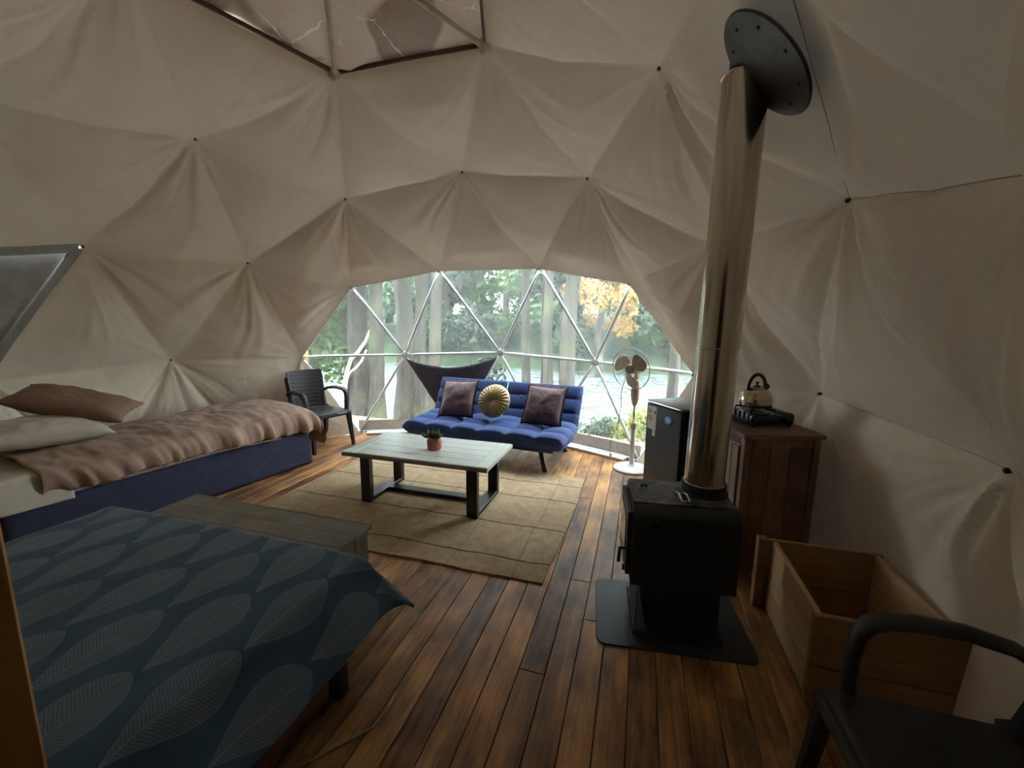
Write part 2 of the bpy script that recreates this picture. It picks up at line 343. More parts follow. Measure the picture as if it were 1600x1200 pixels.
def river_mat():
    t = NT('rushing_river_water'); v = t.coord()
    n = t.noise(t.mapping(v, (2.2, 0.5, 1)), 2.6, 6, 0.7, 0.8); m = t.noise(t.mapping(v, (7, 2, 1)), 2.2, 4, 0.6)
    f = t.math('ADD', t.math('MULTIPLY', n, 0.55), t.math('MULTIPLY', m, 0.45))
    t.base(t.ramp(f, [(0.43, (0.012, 0.030, 0.028)), (0.50, (0.035, 0.065, 0.060)), (0.58, (0.30, 0.34, 0.32))]))
    t.p(Roughness=0.18); t.bump(f, 0.8, 0.12); return t.m
MAT['river'] = river_mat()

# ------------------------------------------------------------------ geometry helpers
def V3(*a): return Vector(a)
def RM(rx=0, ry=0, rz=0): return Matrix.Rotation(rz, 3, 'Z') @ Matrix.Rotation(ry, 3, 'Y') @ Matrix.Rotation(rx, 3, 'X')

def new(): return bmesh.new()
def merge(bm, tmp):
    me = D.meshes.new('tmp'); tmp.to_mesh(me); tmp.free(); bm.from_mesh(me); D.meshes.remove(me)

def box(bm, c, s, rot=None, bev=0.0, seg=2):
    t = bmesh.new(); bmesh.ops.create_cube(t, size=1.0)
    for v in t.verts: v.co = Vector((v.co.x*s[0], v.co.y*s[1], v.co.z*s[2]))
    if bev > 0: bmesh.ops.bevel(t, geom=t.edges[:], offset=min(bev, min(s)*0.45), segments=seg, profile=0.6, affect='EDGES')
    for v in t.verts:
        p = v.co
        if rot is not None: p = rot @ p
        v.co = p + Vector(c)
    merge(bm, t); return bm

def frame_from(d, hint=Vector((0, 0, 1))):
    d = d.normalized()
    if abs(d.dot(hint)) > 0.97: hint = Vector((1, 0, 0))
    a = d.cross(hint).normalized(); b = a.cross(d).normalized(); return a, b

def tube(bm, pts, rad, seg=10, caps=True, flat=1.0, closed=False, hint=Vector((0, 0, 1))):
    pts = [Vector(p) for p in pts]; n = len(pts)
    if not hasattr(rad, '__len__'): rad = [rad]*n
    rings = []; prev = None
    for i, p in enumerate(pts):
        if closed: d = pts[(i+1) % n] - pts[i-1]
        else: d = pts[min(i+1, n-1)] - pts[max(i-1, 0)]
        if prev is None: a, b = frame_from(d, hint)
        else:
            dn = d.normalized(); a = (prev - dn*prev.dot(dn)).normalized(); b = a.cross(dn).normalized()
        prev = a
        rings.append([bm.verts.new(p + (a*math.cos(2*PI*k/seg) + b*math.sin(2*PI*k/seg)*flat)*rad[i]) for k in range(seg)])
    m = n if closed else n-1
    for i in range(m):
        r1, r2 = rings[i], rings[(i+1) % n]
        for k in range(seg): bm.faces.new((r1[k], r1[(k+1) % seg], r2[(k+1) % seg], r2[k]))
    if caps and not closed:
        bm.faces.new(rings[0][::-1]); bm.faces.new(rings[-1])
    return bm

def bar(bm, pts, w, h, hint=Vector((0, 0, 1)), bev=0.0):
    """rectangular section swept along a path; w, h may vary"""
    pts = [Vector(p) for p in pts]; n = len(pts); rings = []
    if not hasattr(w, '__len__'): w = [w]*n
    if not hasattr(h, '__len__'): h = [h]*n
    for i, p in enumerate(pts):
        d = pts[min(i+1, n-1)] - pts[max(i-1, 0)]; a, b = frame_from(d, hint)
        k = 0.32
        prof = []
        for sx, sy in ((1, 1), (-1, 1), (-1, -1), (1, -1)):
            if sx*sy > 0: prof += [(sx, sy*(1-k)), (sx*(1-k), sy)]
            else: prof += [(sx*(1-k), sy), (sx, sy*(1-k))]
        rings.append([bm.verts.new(p + a*(x*w[i]/2) + b*(y*h[i]/2)) for x, y in prof])
    for i in range(n-1):
        for k in range(8): bm.faces.new((rings[i][k], rings[i][(k+1) % 8], rings[i+1][(k+1) % 8], rings[i+1][k]))
    bm.faces.new(rings[0][::-1]); bm.faces.new(rings[-1]); return bm

def lathe(bm, prof, seg=32, c=(0, 0, 0), rot=None, cap0=True, cap1=True):
    c = Vector(c); rings = []
    for r, z in prof:
        ring = []
        for k in range(seg):
            p = Vector((r*math.cos(2*PI*k/seg), r*math.sin(2*PI*k/seg), z))
            if rot is not None: p = rot @ p
            ring.append(bm.verts.new(c + p))
        rings.append(ring)
    for a, b in zip(rings, rings[1:]):
        for k in range(seg): bm.faces.new((a[k], a[(k+1) % seg], b[(k+1) % seg], b[k]))
    if cap0: bm.faces.new(rings[0][::-1])
    if cap1: bm.faces.new(rings[-1])
    return bm

def grid(bm, nu, nv, fn, uvfn=None, wrap_u=False):
    vs_ = [[bm.verts.new(fn(i/nu, j/nv)) for j in range(nv+1)] for i in range(nu + (0 if wrap_u else 1))]
    uvl = bm.loops.layers.uv.verify() if uvfn else None
    N = len(vs_)
    for i in range(nu):
        for j in range(nv):
            i2 = (i+1) % N if wrap_u else i+1
            f = bm.faces.new((vs_[i][j], vs_[i2][j], vs_[i2][j+1], vs_[i][j+1]))
            if uvl:
                for lp, (a, b) in zip(f.loops, ((i, j), (i+1, j), (i+1, j+1), (i, j+1))): lp[uvl].uv = uvfn(a/nu, b/nv)
    return vs_

def nz(x, y=0.0, z=0.0): return mnoise.noise(Vector((x, y, z)))

def obj(name, bm, mat, parent=None, smooth=True, auto=None, loc=None, rot=None, kind=None, fix=True):
    if fix: bmesh.ops.recalc_face_normals(bm, faces=bm.faces[:])
    me = D.meshes.new(name); bm.to_mesh(me); bm.free()
    me.materials.append(MAT[mat] if isinstance(mat, str) else mat)
    if smooth:
        me.shade_smooth()
        if auto is not None: me.set_sharp_from_angle(angle=math.radians(auto))
    o = D.objects.new(name, me); COL.objects.link(o)
    if parent is not None: o.parent = parent
    if loc is not None: o.location = loc
    if rot is not None: o.rotation_euler = rot
    if kind: o['kind'] = kind
    return o

def tag(o, label, cat, group=None):
    o['label'] = label; o['category'] = cat
    if group: o['group'] = group
    return o
def thing(name, label, cat, loc=(0, 0, 0), rz=0.0, group=None):
    o = D.objects.new(name, None); COL.objects.link(o); o.empty_display_size = 0.1
    o.location = loc; o.rotation_euler = (0, 0, rz)
    return tag(o, label, cat, group)
def setting(name):
    o = D.objects.new(name, None); COL.objects.link(o); o['kind'] = 'structure'; return o
def copy_tree(o, parent=None):
    c = o.copy(); COL.objects.link(c)
    if parent is not None: c.parent = parent
    for ch in list(o.children): copy_tree(ch, c)
    return c

# ------------------------------------------------------------------ the dome
R = 3.0; ZC = 0.495
def dome_nodes():
    import itertools
    v = [(0, 0, 1)]; z = 1/5**.5; r = 2/5**.5
    for k in range(5): v.append((r*np.cos(2*np.pi*k/5), r*np.sin(2*np.pi*k/5), z))
    for k in range(5): v.append((r*np.cos(2*np.pi*(k+.5)/5), r*np.sin(2*np.pi*(k+.5)/5), -z))
    v.append((0, 0, -1)); v = np.array(v); F = []
    for t in itertools.combinations(range(12), 3):
        a, b, c = v[list(t)]
        if max(abs(np.linalg.norm(a-b)-1.0515), abs(np.linalg.norm(c-b)-1.0515), abs(np.linalg.norm(a-c)-1.0515)) < .01: F.append(t)
    P = []; tris = []; n = 3
    def idx(p):
        for k, q in enumerate(P):
            if np.linalg.norm(p-q) < 1e-6: return k
        P.append(p); return len(P)-1
    for f in F:
        a, b, c = v[list(f)]; g = {}
        for i in range(n+1):
            for j in range(n+1-i):
                p = (i*a+j*b+(n-i-j)*c)/n; p = p/np.linalg.norm(p); g[i, j] = idx(p)
        for i in range(n):
            for j in range(n-i):
                tris.append((g[i, j], g[i+1, j], g[i, j+1]))
                if i+j < n-1: tris.append((g[i+1, j], g[i+1, j+1], g[i, j+1]))
    P = np.array(P)
    for i in range(len(P)):
        if -.2 < P[i, 2] < -.1:
            s = (1-.165**2)**.5/np.hypot(*P[i, :2]); P[i] = (P[i, 0]*s, P[i, 1]*s, -.165)
    tris = [t for t in tris if min(P[list(t), 2]) > -.17]
    return P, tris
NODE, TRI = dome_nodes()
def wpos(i, r=R): return Vector((NODE[i, 0]*r, NODE[i, 1]*r, NODE[i, 2]*r + ZC + (0.165*(r-R) if NODE[i, 2] < -.1 else 0)))

WIN = [(22, 23, 57), (23, 24, 59), (24, 16, 60), (22, 57, 69), (23, 57, 59), (24, 59, 60), (16, 60, 48),
       (57, 69, 72), (57, 72, 56), (57, 59, 56), (59, 56, 58), (59, 58, 60), (60, 58, 63), (60, 63, 48)]
WINS = {frozenset(t) for t in WIN}
APEX = int(np.argmax(NODE[:, 2]))
SKY = [t for t in TRI if APEX in t]; SKYS = {frozenset(t) for t in SKY}
SHADE = frozenset((28, 10, 66))
LINER = [t for t in TRI if frozenset(t) not in WINS and frozenset(t) not in SKYS and frozenset(t) != SHADE]
assert all(frozenset(w) in {frozenset(t) for t in TRI} for w in WIN)

def edges_of(ts):
    d = {}
    for t in ts:
        for a, b in ((t[0], t[1]), (t[1], t[2]), (t[2], t[0])): d[frozenset((a, b))] = d.get(frozenset((a, b)), 0)+1
    return d
le = edges_of(LINER)
BOUND = [tuple(e) for e, c in le.items() if c == 1]
RL = 2.975
def lpos(i): return np.array([NODE[i, 0]*RL, NODE[i, 1]*RL, max(0.0, NODE[i, 2]*RL + ZC)])
LP = {i: lpos(i) for t in LINER for i in t}

def seg_dist(P, a, b):
    ab = b-a; t = np.clip(((P-a)@ab)/(ab@ab), 0, 1); return np.linalg.norm(P-(a+t[:, None]*ab), axis=1)
STRONG = {frozenset(e) for e in ((27, 25), (25, 26), (26, 19), (25, 29), (18, 0), (20, 19), (50, 51), (18, 4), (22, 25), (16, 19), (68, 66), (17, 50))}

DAZ = math.radians(38.9); DR = (math.cos(DAZ), math.sin(DAZ)); DL = (-math.sin(DAZ), math.cos(DAZ))   # entrance: outward and sideways
def build_liner():
    n = 60
    key = {}; pts = []; flat = []
    faces = []; per = []
    ledge = {frozenset(e) for e in le}
    edist = []; estr = []
    for t in LINER:
        A, B, C = (LP[i] for i in t)
        ed = [(A, B, frozenset((t[0], t[1]))), (B, C, frozenset((t[1], t[2]))), (C, A, frozenset((t[2], t[0])))]
        loc = {}
        for i in range(n+1):
            for j in range(n+1-i):
                p = (i*A+j*B+(n-i-j)*C)/n; k = tuple(np.round(p, 5))
                if k not in key:
                    key[k] = len(pts); pts.append(p)
                    ds = []
                    w = 0.0
                    for a, b, e in ed:
                        ab = b-a; tt = min(1, max(0, ((p-a)@ab)/(ab@ab))); dd = np.linalg.norm(p-(a+tt*ab))
                        i0, i1 = sorted(e); s = 0.92 if e in STRONG else 0.12+0.62*((i0*37+i1*91) % 17)/16
                        w = max(w, s*math.exp(-dd/0.075))
                    estr.append(w)
                loc[i, j] = key[k]
        fs = []
        for i in range(n):
            for j in range(n-i):
                fs.append((loc[i, j], loc[i+1, j], loc[i, j+1]))
                if i+j < n-1: fs.append((loc[i+1, j], loc[i+1, j+1], loc[i, j+1]))
        per.append(fs); faces += fs
    P = np.array(pts); E = np.array(estr)
    ctr = np.array([0, 0, ZC]); nrm = P-ctr; nrm /= np.linalg.norm(nrm, axis=1)[:, None]
    nodes = list(LP)
    N = np.array([LP[i] for i in nodes])
    rmin = np.full(len(P), 9.0)
    for q in N: rmin = np.minimum(rmin, np.linalg.norm(P-q, axis=1))
    bd = np.full(len(P), 9.0); gd = np.full(len(P), 9.0)
    for a, b in BOUND:
        d = seg_dist(P, LP[a], LP[b])
        if NODE[a, 2] < -.1 and NODE[b, 2] < -.1: gd = np.minimum(gd, d)
        else: bd = np.minimum(bd, d)
    ss = lambda x: np.clip(x, 0, 1)**2*(3-2*np.clip(x, 0, 1))
    fac = (0.12+0.88*ss(bd/0.30))*(0.05+0.95*ss(gd/0.5))
    S = 0.095*(0.8+0.5*np.clip(nrm[:, 2], 0, 1))
    disp = S*(1-np.exp(-(rmin/0.34)**1.6))*(1-E)
    g = np.random.default_rng(11)
    # folds that fan out from every tie
    for ni, q in zip(nodes, N):
        qn = (q-ctr)/np.linalg.norm(q-ctr)
        dn = np.array([0, 0, -1.0]); dn = dn-qn*(dn@qn); L = np.linalg.norm(dn)
        dn = dn/L if L > 0.2 else np.array([1.0, 0, 0]); sd = np.cross(qn, dn)
        rel = P-q; r = np.linalg.norm(rel, axis=1); m = r < 1.25
        x = rel[m]@dn; y = rel[m]@sd; th = np.arctan2(y, x); rr = r[m]
        h = np.zeros(m.sum())
        for kind, cnt in ((0, 6), (1, 11), (2, 12)):
            for k in range(cnt):
                a = g.normal(0, 0.7) if g.random() < 0.6 else g.uniform(-PI, PI)
                if kind == 0: wdt = math.radians(g.uniform(8, 13)); rk = g.uniform(0.16, 0.30); A = g.choice([1, 1, -0.8])*g.uniform(0.014, 0.034)
                elif kind == 1: wdt = math.radians(g.uniform(3.6, 6.5)); rk = g.uniform(0.12, 0.28); A = g.choice([1, 1, -0.7])*g.uniform(0.016, 0.034)
                else: wdt = math.radians(g.uniform(2.0, 3.2)); rk = g.uniform(0.14, 0.34); A = g.choice([1, -1])*g.uniform(0.009, 0.018)
                A *= 0.75+0.5*math.cos(a)
                da = (th-a+PI) % (2*PI)-PI
                da = da+0.10*np.sin(rr*4+a*5)*rr
                h += A*np.exp(-np.abs(da/wdt)**1.7)*(rr/rk)*np.exp(1-rr/rk)
        disp[m] += 0.055*np.tanh(h/0.055)*0.85
    lf = np.array([mnoise.noise(Vector(p*2.6))*0.022 + mnoise.noise(Vector(p*6.5))*0.008 for p in P])
    disp += lf*(1-np.exp(-(rmin/0.3)**2))
    cd_ = np.linalg.norm(P-np.array([2.10, 1.70, 1.50]), axis=1)
    kx = ss((np.abs(P[:, 0]-0.07)-0.40)/0.3); kz = ss((P[:, 2]-0.42)/0.35); ky = (P[:, 1] < 2.3)
    disp = disp*np.maximum(np.maximum(kx, kz), ky)
    disp = disp*fac*(0.10+0.90*ss((cd_-0.45)/0.9))
    # the flue flange presses the cloth flat
    fd = np.linalg.norm(P-np.array(FLANGE_C), axis=1)
    disp *= ss((fd-0.30)/0.25)
    P2 = P-nrm*disp[:, None]
    P2[:, 2] = np.maximum(P2[:, 2], 0.002)
    F = np.array(faces)
    o_ = np.cross(P[F[:, 1]]-P[F[:, 0]], P[F[:, 2]]-P[F[:, 0]]); bad = np.sum(o_*nrm[F[:, 0]], axis=1) > 0
    F[bad] = F[bad][:, [0, 2, 1]]
    fn = np.cross(P2[F[:, 1]]-P2[F[:, 0]], P2[F[:, 2]]-P2[F[:, 0]])
    vn = np.zeros_like(P2)
    for k in range(3): np.add.at(vn, F[:, k], fn)
    vn /= np.linalg.norm(vn, axis=1)[:, None]+1e-12
    par = {k: setting(k) for k in ('ceiling', 'wall_left', 'wall_right', 'wall_front', 'wall_back')}
    owner = {}
    for t, fs in zip(LINER, per):
        c = NODE[list(t)].mean(0)
        az = math.degrees(math.atan2(c[1], c[0]))
        if c[2] > 0.62: k = 'ceiling'
        elif abs(az) > 152 or False: k = 'wall_front'
        elif -152 <= az < -30: k = 'wall_left'
        elif 65 < az <= 152: k = 'wall_right'
        else: k = 'wall_back'
        for i in t: owner.setdefault(i, k)
        ids = sorted({i for f in fs for i in f}); mp = {a: b for b, a in enumerate(ids)}
        me = D.meshes.new('canvas_panel')
        ff = []
        for f in fs:
            fc_ = (P2[f[0]]+P2[f[1]]+P2[f[2]])/3
            la = fc_[0]*DL[0]+fc_[1]*DL[1]; ra = fc_[0]*DR[0]+fc_[1]*DR[1]
            if ra > 0 and -0.34 < la < 0.46 and fc_[2] < 1.78: continue
            a, b, cc = P2[f[0]], P2[f[1]], P2[f[2]]
            if np.cross(P[f[1]]-P[f[0]], P[f[2]]-P[f[0]])@nrm[f[0]] > 0: f = (f[0], f[2], f[1])
            ff.append(tuple(mp[i] for i in f))
        me.from_pydata([tuple(P2[i]) for i in ids], [], ff)
        me.materials.append(MAT['canvas']); me.shade_smooth()
        me.normals_split_custom_set_from_vertices([tuple(vn[i]) for i in ids])
        o = D.objects.new('canvas_panel', me); COL.objects.link(o); o.parent = par[k]
    # stitched seams that show on the right side
    for a, b in ((18, 0), (18, 4), (50, 51)):
        pts_ = []
        for k in range(1, 40):
            q = LP[a]+(LP[b]-LP[a])*k/40; i_ = int(np.argmin(np.linalg.norm(P-q, axis=1)))
            pts_.append(Vector(P2[i_]-nrm[i_]*0.001))
        sb = bmesh.new(); tube(sb, pts_, 0.0016, 5); obj('seam', sb, 'seam', par[owner[a]])
    # brass ties
    kb = bmesh.new(); lathe(kb, [(0.003, -0.017), (0.009, -0.014), (0.011, -0.006), (0.008, 0.0), (0.011, 0.006)], 10)
    bmesh.ops.recalc_face_normals(kb, faces=kb.faces[:]); km = D.meshes.new('tie_knot'); kb.to_mesh(km); kb.free()
    km.materials.append(MAT['button']); km.shade_smooth()
    for i in nodes:
        if NODE[i, 2] < -.1: continue
        o = D.objects.new('tie_knot', km); COL.objects.link(o); o.parent = par[owner[i]]
        d = Vector(NODE[i]); o.location = Vector(LP[i]) - d*0.004
        o.rotation_euler = d.to_track_quat('Z', 'Y').to_euler()
    return par

FLANGE_C = (0.205, 2.080, 2.418)
WALLS = build_liner()

# window: struts, hubs, panes
win = setting('window_1')
def strut(parent, a, b, r, mat, sleeve=False, name='strut'):
    bm = new(); d = b-a; L = d.length; u = d/L
    if not sleeve:
        pts = [a+u*0.05, a+u*0.14, a+u*0.17, b-u*0.17, b-u*0.14, b-u*0.05]
        tube(bm, pts, [r*0.75, r*0.8, r, r, r*0.8, r*0.75], 10)
    else:
        pts = [a+u*(L*k/10) for k in range(11)]
        tube(bm, pts, [r*(1.5 if k in (0, 10) else 1+0.12*math.sin(k*2.3)) for k in range(11)], 10)
    return obj(name, bm, mat, parent)
wedges = edges_of(WIN)
for e in wedges:
    a, b = tuple(e)
    if NODE[a, 2] < -.1 and NODE[b, 2] < -.1: continue
    strut(win, wpos(a, R+0.02), wpos(b, R+0.02), 0.0175, 'strut')
for e in ((72, 56), (56, 58), (58, 63)):
    A, B = wpos(e[0]), wpos(e[1]); A.z = B.z = 0.022
    strut(win, A*0.995, B*0.995, 0.02, 'strut', name='base_strut')
for i in sorted({i for t in WIN for i in t}):
    bm = new(); d = Vector(NODE[i]).normalized()
    lathe(bm, [(0.02, -0.02), (0.045, -0.012), (0.05, 0.0), (0.045, 0.012), (0.02, 0.02)], 14, wpos(i, R+0.02), d.to_track_quat('Z', 'Y').to_matrix())
    obj('hub', bm, 'strut', win)
for t in WIN:
    bm = new(); ps = [wpos(i, R+0.062) for i in t]
    for p in ps: p.z = max(p.z, 0.0)
    c = sum(ps, Vector())/3; nn = Vector((c.x, c.y, c.z-ZC)).normalized()
    n = 8; vv = {}
    for i in range(n+1):
        for j in range(n+1-i):
            p = (ps[0]*i+ps[1]*j+ps[2]*(n-i-j))/n
            vv[i, j] = bm.verts.new(p+nn*(0.012*nz(p.x*2, p.y*2, p.z*2)*(1 if 0 < i < n and 0 < j and i+j < n else 0)))
    for i in range(n):
        for j in range(n-i):
            bm.faces.new((vv[i, j], vv[i+1, j], vv[i, j+1]))
            if i+j < n-1: bm.faces.new((vv[i+1, j], vv[i+1, j+1], vv[i, j+1]))
    obj('window_pane', bm, 'vinyl', win)
# cloth hem band and white sill boards along the window foot
for a, b in ((72, 56), (56, 58), (58, 63)):
    A, B = wpos(a, R+0.045), wpos(b, R+0.045); A.z = B.z = 0
    d = (B-A); inn = Vector((-d.y, d.x, 0)).normalized()
    if inn.dot(A) > 0: inn = -inn
    bm = new()
    def fn(u, v): 
        p = A.lerp(B, u); w = 0.008*math.sin(u*19)+0.006*nz(u*9, v*3)
        return p+inn*(0.015+w*(1-v)-0.02*v)+Vector((0, 0, 0.004+0.155*v+0.004*nz(u*14, 5)*v))
    grid(bm, 40, 4, fn)
    obj('hem_band', bm, 'hem', win)
    bm = new(); m = A.lerp(B, 0.5)+inn*0.10; L = d.length*0.80
    box(bm, (m.x, m.y, 0.016), (L, 0.125, 0.028), RM(0, 0, math.atan2(d.y, d.x)), 0.005)
    obj('sill_board', bm, 'white_board', win)
# wooden end jambs outside the liner at both ends of the window
for i, s in ((69, 1), (48, 1)):
    p = wpos(i, R+0.10); bm = new()
    box(bm, (p.x, p.y, p.z), (0.05, 0.16, 0.34), RM(0, 0, math.atan2(p.y, p.x)), 0.006); obj('jamb_block', bm, 'post', win)

# skylight
sky = setting('window_2')
ring = sorted({i for t in SKY for i in t if i != APEX}, key=lambda i: math.atan2(NODE[i, 1], NODE[i, 0]))
for i in ring: strut(sky, wpos(i, R-0.035), wpos(APEX, R-0.035), 0.016, 'sleeve', True)
for i in ring:
    bm = new(); d = Vector(NODE[i]); q = d.to_track_quat('Z', 'Y').to_matrix()
    lathe(bm, [(0.012, -0.06), (0.03, -0.045), (0.05, -0.015), (0.055, 0.01), (0.03, 0.03)], 12, wpos(i, R-0.03), q); obj('hub', bm, 'sleeve', sky)
bm = new(); lathe(bm, [(0.02, -0.05), (0.06, -0.02), (0.06, 0.02)], 12, wpos(APEX, R-0.005)); obj('hub', bm, 'sleeve', sky)
for t in SKY:
    bm = new(); ap = wpos(APEX, R-0.002); ps = [ap+(wpos(i, R-0.002)-ap)*1.08 for i in t]; n = 10; vv = {}
    for i in range(n+1):
        for j in range(n+1-i):
            p = (ps[0]*i+ps[1]*j+ps[2]*(n-i-j))/n
            vv[i, j] = bm.verts.new(p-Vector((0, 0, 0.05*nz(p.x*3, p.y*3, 2)*(1 if i and j and i+j < n else 0))))
    for i in range(n):
        for j in range(n-i):
            bm.faces.new((vv[i, j], vv[i+1, j], vv[i, j+1]))
            if i+j < n-1: bm.faces.new((vv[i+1, j], vv[i+1, j+1], vv[i, j+1]))
    obj('window_pane', bm, 'skylight', sky)
# dark trim cord along the skylight edge
for a, b in zip(ring, ring[1:]+ring[:1]):
    bm = new(); tube(bm, [Vector(LP[a]).lerp(Vector(LP[b]), k/8)+Vector((0, 0, 0.010)) for k in range(9)], 0.017, 8); obj('edge_trim', bm, 'button', sky)

# shaded window in the left wall
sw = setting('window_3')
ps = [Vector(LP[i]) if i in LP else Vector(lpos(i)) for i in (28, 10, 66)]
c = sum(ps, Vector())/3; nn = Vector((c.x, c.y, c.z-ZC)).normalized()
bm = new(); q = [c+(p-c)*1.12+nn*0.03 for p in ps]
n = 8; vv = {}
for i in range(n+1):
    for j in range(n+1-i):
        vv[i, j] = bm.verts.new((q[0]*i+q[1]*j+q[2]*(n-i-j))/n + nn*0.015*nz(i*.7, j*.7))
for i in range(n):
    for j in range(n-i):
        bm.faces.new((vv[i, j], vv[i+1, j], vv[i, j+1]))
        if i+j < n-1: bm.faces.new((vv[i+1, j], vv[i+1, j+1], vv[i, j+1]))
obj('window_shade', bm, 'grey_shade', sw)
for a, b in ((0, 1), (1, 2), (2, 0)):
    bm = new(); A = c+(ps[a]-c)*0.95; B = c+(ps[b]-c)*0.95
    bar(bm, [A, A.lerp(B, .5), B], 0.07, 0.02, nn); obj('frame_band', bm, 'grey_shade', sw)

# unseen porch and closed door added around the camera to keep light out
en = setting('added_porch')
def enb(name, r0, r1, l0, l1, z0, z1, mat, parent):
    bm = new(); box(bm, ((r0+r1)/2, (l0+l1)/2, (z0+z1)/2), (r1-r0, l1-l0, z1-z0), None, 0.004, 1)
    o = obj(name, bm, mat, parent, False); o.rotation_euler = (0, 0, DAZ); return o
enb('added_side_wall', 2.50, 3.72, -0.42, -0.34, 0, 1.86, 'cab_wood', en); enb('added_side_wall', 2.60, 3.72, 0.46, 0.54, 0, 1.86, 'cab_wood', en)
enb('added_porch_roof', 2.56, 3.72, -0.42, 0.54, 1.78, 1.86, 'cab_wood', en); enb('added_porch_floor', 2.9, 3.72, -0.42, 0.54, -0.06, -0.021, 'cab_wood', en)
do = setting('added_door'); enb('added_door_leaf', 3.64, 3.70, -0.34, 0.46, 0.0, 1.78, 'cab_wood', do); enb('door_handle', 3.60, 3.64, -0.26, -0.16, 1.0, 1.03, 'black_metal', do)

# ------------------------------------------------------------------ floor of boards
floor = setting('floor')
bm = new(); lathe(bm, [(2.98, -0.16), (2.98, -0.022)], 60); obj('subfloor', bm, 'subfloor', floor, False)
PW = 0.1135
fr = random.Random(3)
y = -2.93
while y < 2.93:
    yc = y+PW/2; half = math.sqrt(max(0.0, 2.955**2-max(abs(y), abs(y+PW))**2))
    if half > 0.15:
        x = -half; first = True
        while x < half-0.02:
            L = fr.uniform(1.4, 3.4) if not first else fr.uniform(0.7, 2.8)
            first = False
            x2 = min(half, x+L)
            if half-x2 < 0.35: x2 = half
            bm = new(); box(bm, (0, 0, 0), (x2-x-0.0022, PW-0.0026, 0.02), None, 0.0022, 1)
            o = obj('plank', bm, 'floor_wood', floor, False, loc=((x+x2)/2, yc, -0.0102+fr.uniform(-0.0008, 0)))
            x = x2
    y += PW

# ------------------------------------------------------------------ rug
bm = new()
rx0, rx1, ry0, ry1 = -1.70, -0.04, -1.07, 1.27
def rugf(u, v):
    x = rx0+(rx1-rx0)*u; y = ry0+(ry1-ry0)*v
    x += 0.012*nz(y*3, 1) * (1 if u in (0, 1) else 0); y += 0.022*nz(x*3, 9)*abs(2*v-1)
    if u > 0.5: y -= 0.03*(u-.5)*2*(v > .5)*(v-.5)*2
    return Vector((x, y, 0.012+0.003*nz(x*4, y*4)))
grid(bm, 50, 66, rugf)
r_ = bmesh.ops.extrude_face_region(bm, geom=bm.faces[:])
for v in [g for g in r_['geom'] if isinstance(g, bmesh.types.BMVert)]: v.co.z = 0.0015
tag(obj('rug', bm, 'rug', None, True, 40), 'tan woven jute rug with dark cross lines under the coffee table', 'rug')

# ------------------------------------------------------------------ coffee table
T = thing('coffee_table', 'low coffee table with whitewashed board top and black metal legs', 'table', (-0.92, 0.075, 0.014))
TW, TL, TH = 0.62, 1.24, 0.416
for k in range(5):
    w = TW/5
    bm = new(); box(bm, (0, 0, 0), (w-0.0015, TL-0.20, 0.034), None, 0.002, 1); obj('top_board', bm, 'table_wood', T, False, loc=(-TW/2+w*(k+.5), 0, TH-0.017))
for s in (-1, 1):
    bm = new(); box(bm, (0, 0, 0), (TW, 0.099, 0.034), None, 0.003, 1); obj('end_board', bm, 'table_wood', T, False, loc=(0, s*(TL/2-0.05), TH-0.017))
for k, (sx, sy, sz, px, py) in enumerate(((0.012, TL, 0.03, TW/2+0.006, 0), (0.012, TL, 0.03, -TW/2-0.006, 0))):
    bm = new(); box(bm, (0, 0, 0), (sx, sy, sz), None, 0.002, 1); obj('edge_strip', bm, 'table_edge', T, False, loc=(px, py, TH-0.019))
for sy in (-0.435, 0.485):
    for sx in (0.262, -0.205):
        bm = new(); box(bm, (sx, sy, (TH-0.034)/2), (0.05, 0.085, TH-0.036), None, 0.003, 1); obj('leg', bm, 'black_metal', T, False)
    bm = new(); box(bm, (0.028, sy, 0.018), (0.415, 0.085, 0.034), None, 0.003, 1); obj('foot_rail', bm, 'black_metal', T, False)
bm = new(); box(bm, (-0.01, 0.025, 0.018), (0.085, 0.834, 0.034), None, 0.003, 1); obj('stretcher', bm, 'black_metal', T, False)

# potted succulent
P = thing('potted_succulent', 'small terracotta pot of green succulents on the coffee table', 'plant', (-0.90, 0.125, 0.4305))
bm = new(); lathe(bm, [(0.050, 0), (0.056, 0.004), (0.060, 0.03), (0.061, 0.07), (0.057, 0.082), (0.048, 0.088), (0.048, 0.10), (0.052, 0.103), (0.046, 0.104), (0.044, 0.085)], 32, cap1=False)
obj('pot', bm, 'terracotta', P)
bm = new(); lathe(bm, [(0.0445, 0.08), (0.0445, 0.094), (0.02, 0.098)], 20); obj('soil', bm, 'soil', P)
lr = random.Random(5)
def succ_leaf(mat, base, direc, L, w):
    bm = new(); direc = direc.normalized(); a, b = frame_from(direc)
    pts = []; 
    for k in range(6):
        t = k/5; pts.append(base+direc*L*t+b*(L*0.25*t*t)*-0.6+Vector((0, 0, 0.25*L*t*t)))
    tube(bm, pts, [w*r for r in (0.35, 0.8, 1.0, 0.9, 0.6, 0.12)], 7, True, 0.45)
    obj('leaf', bm, mat, P)
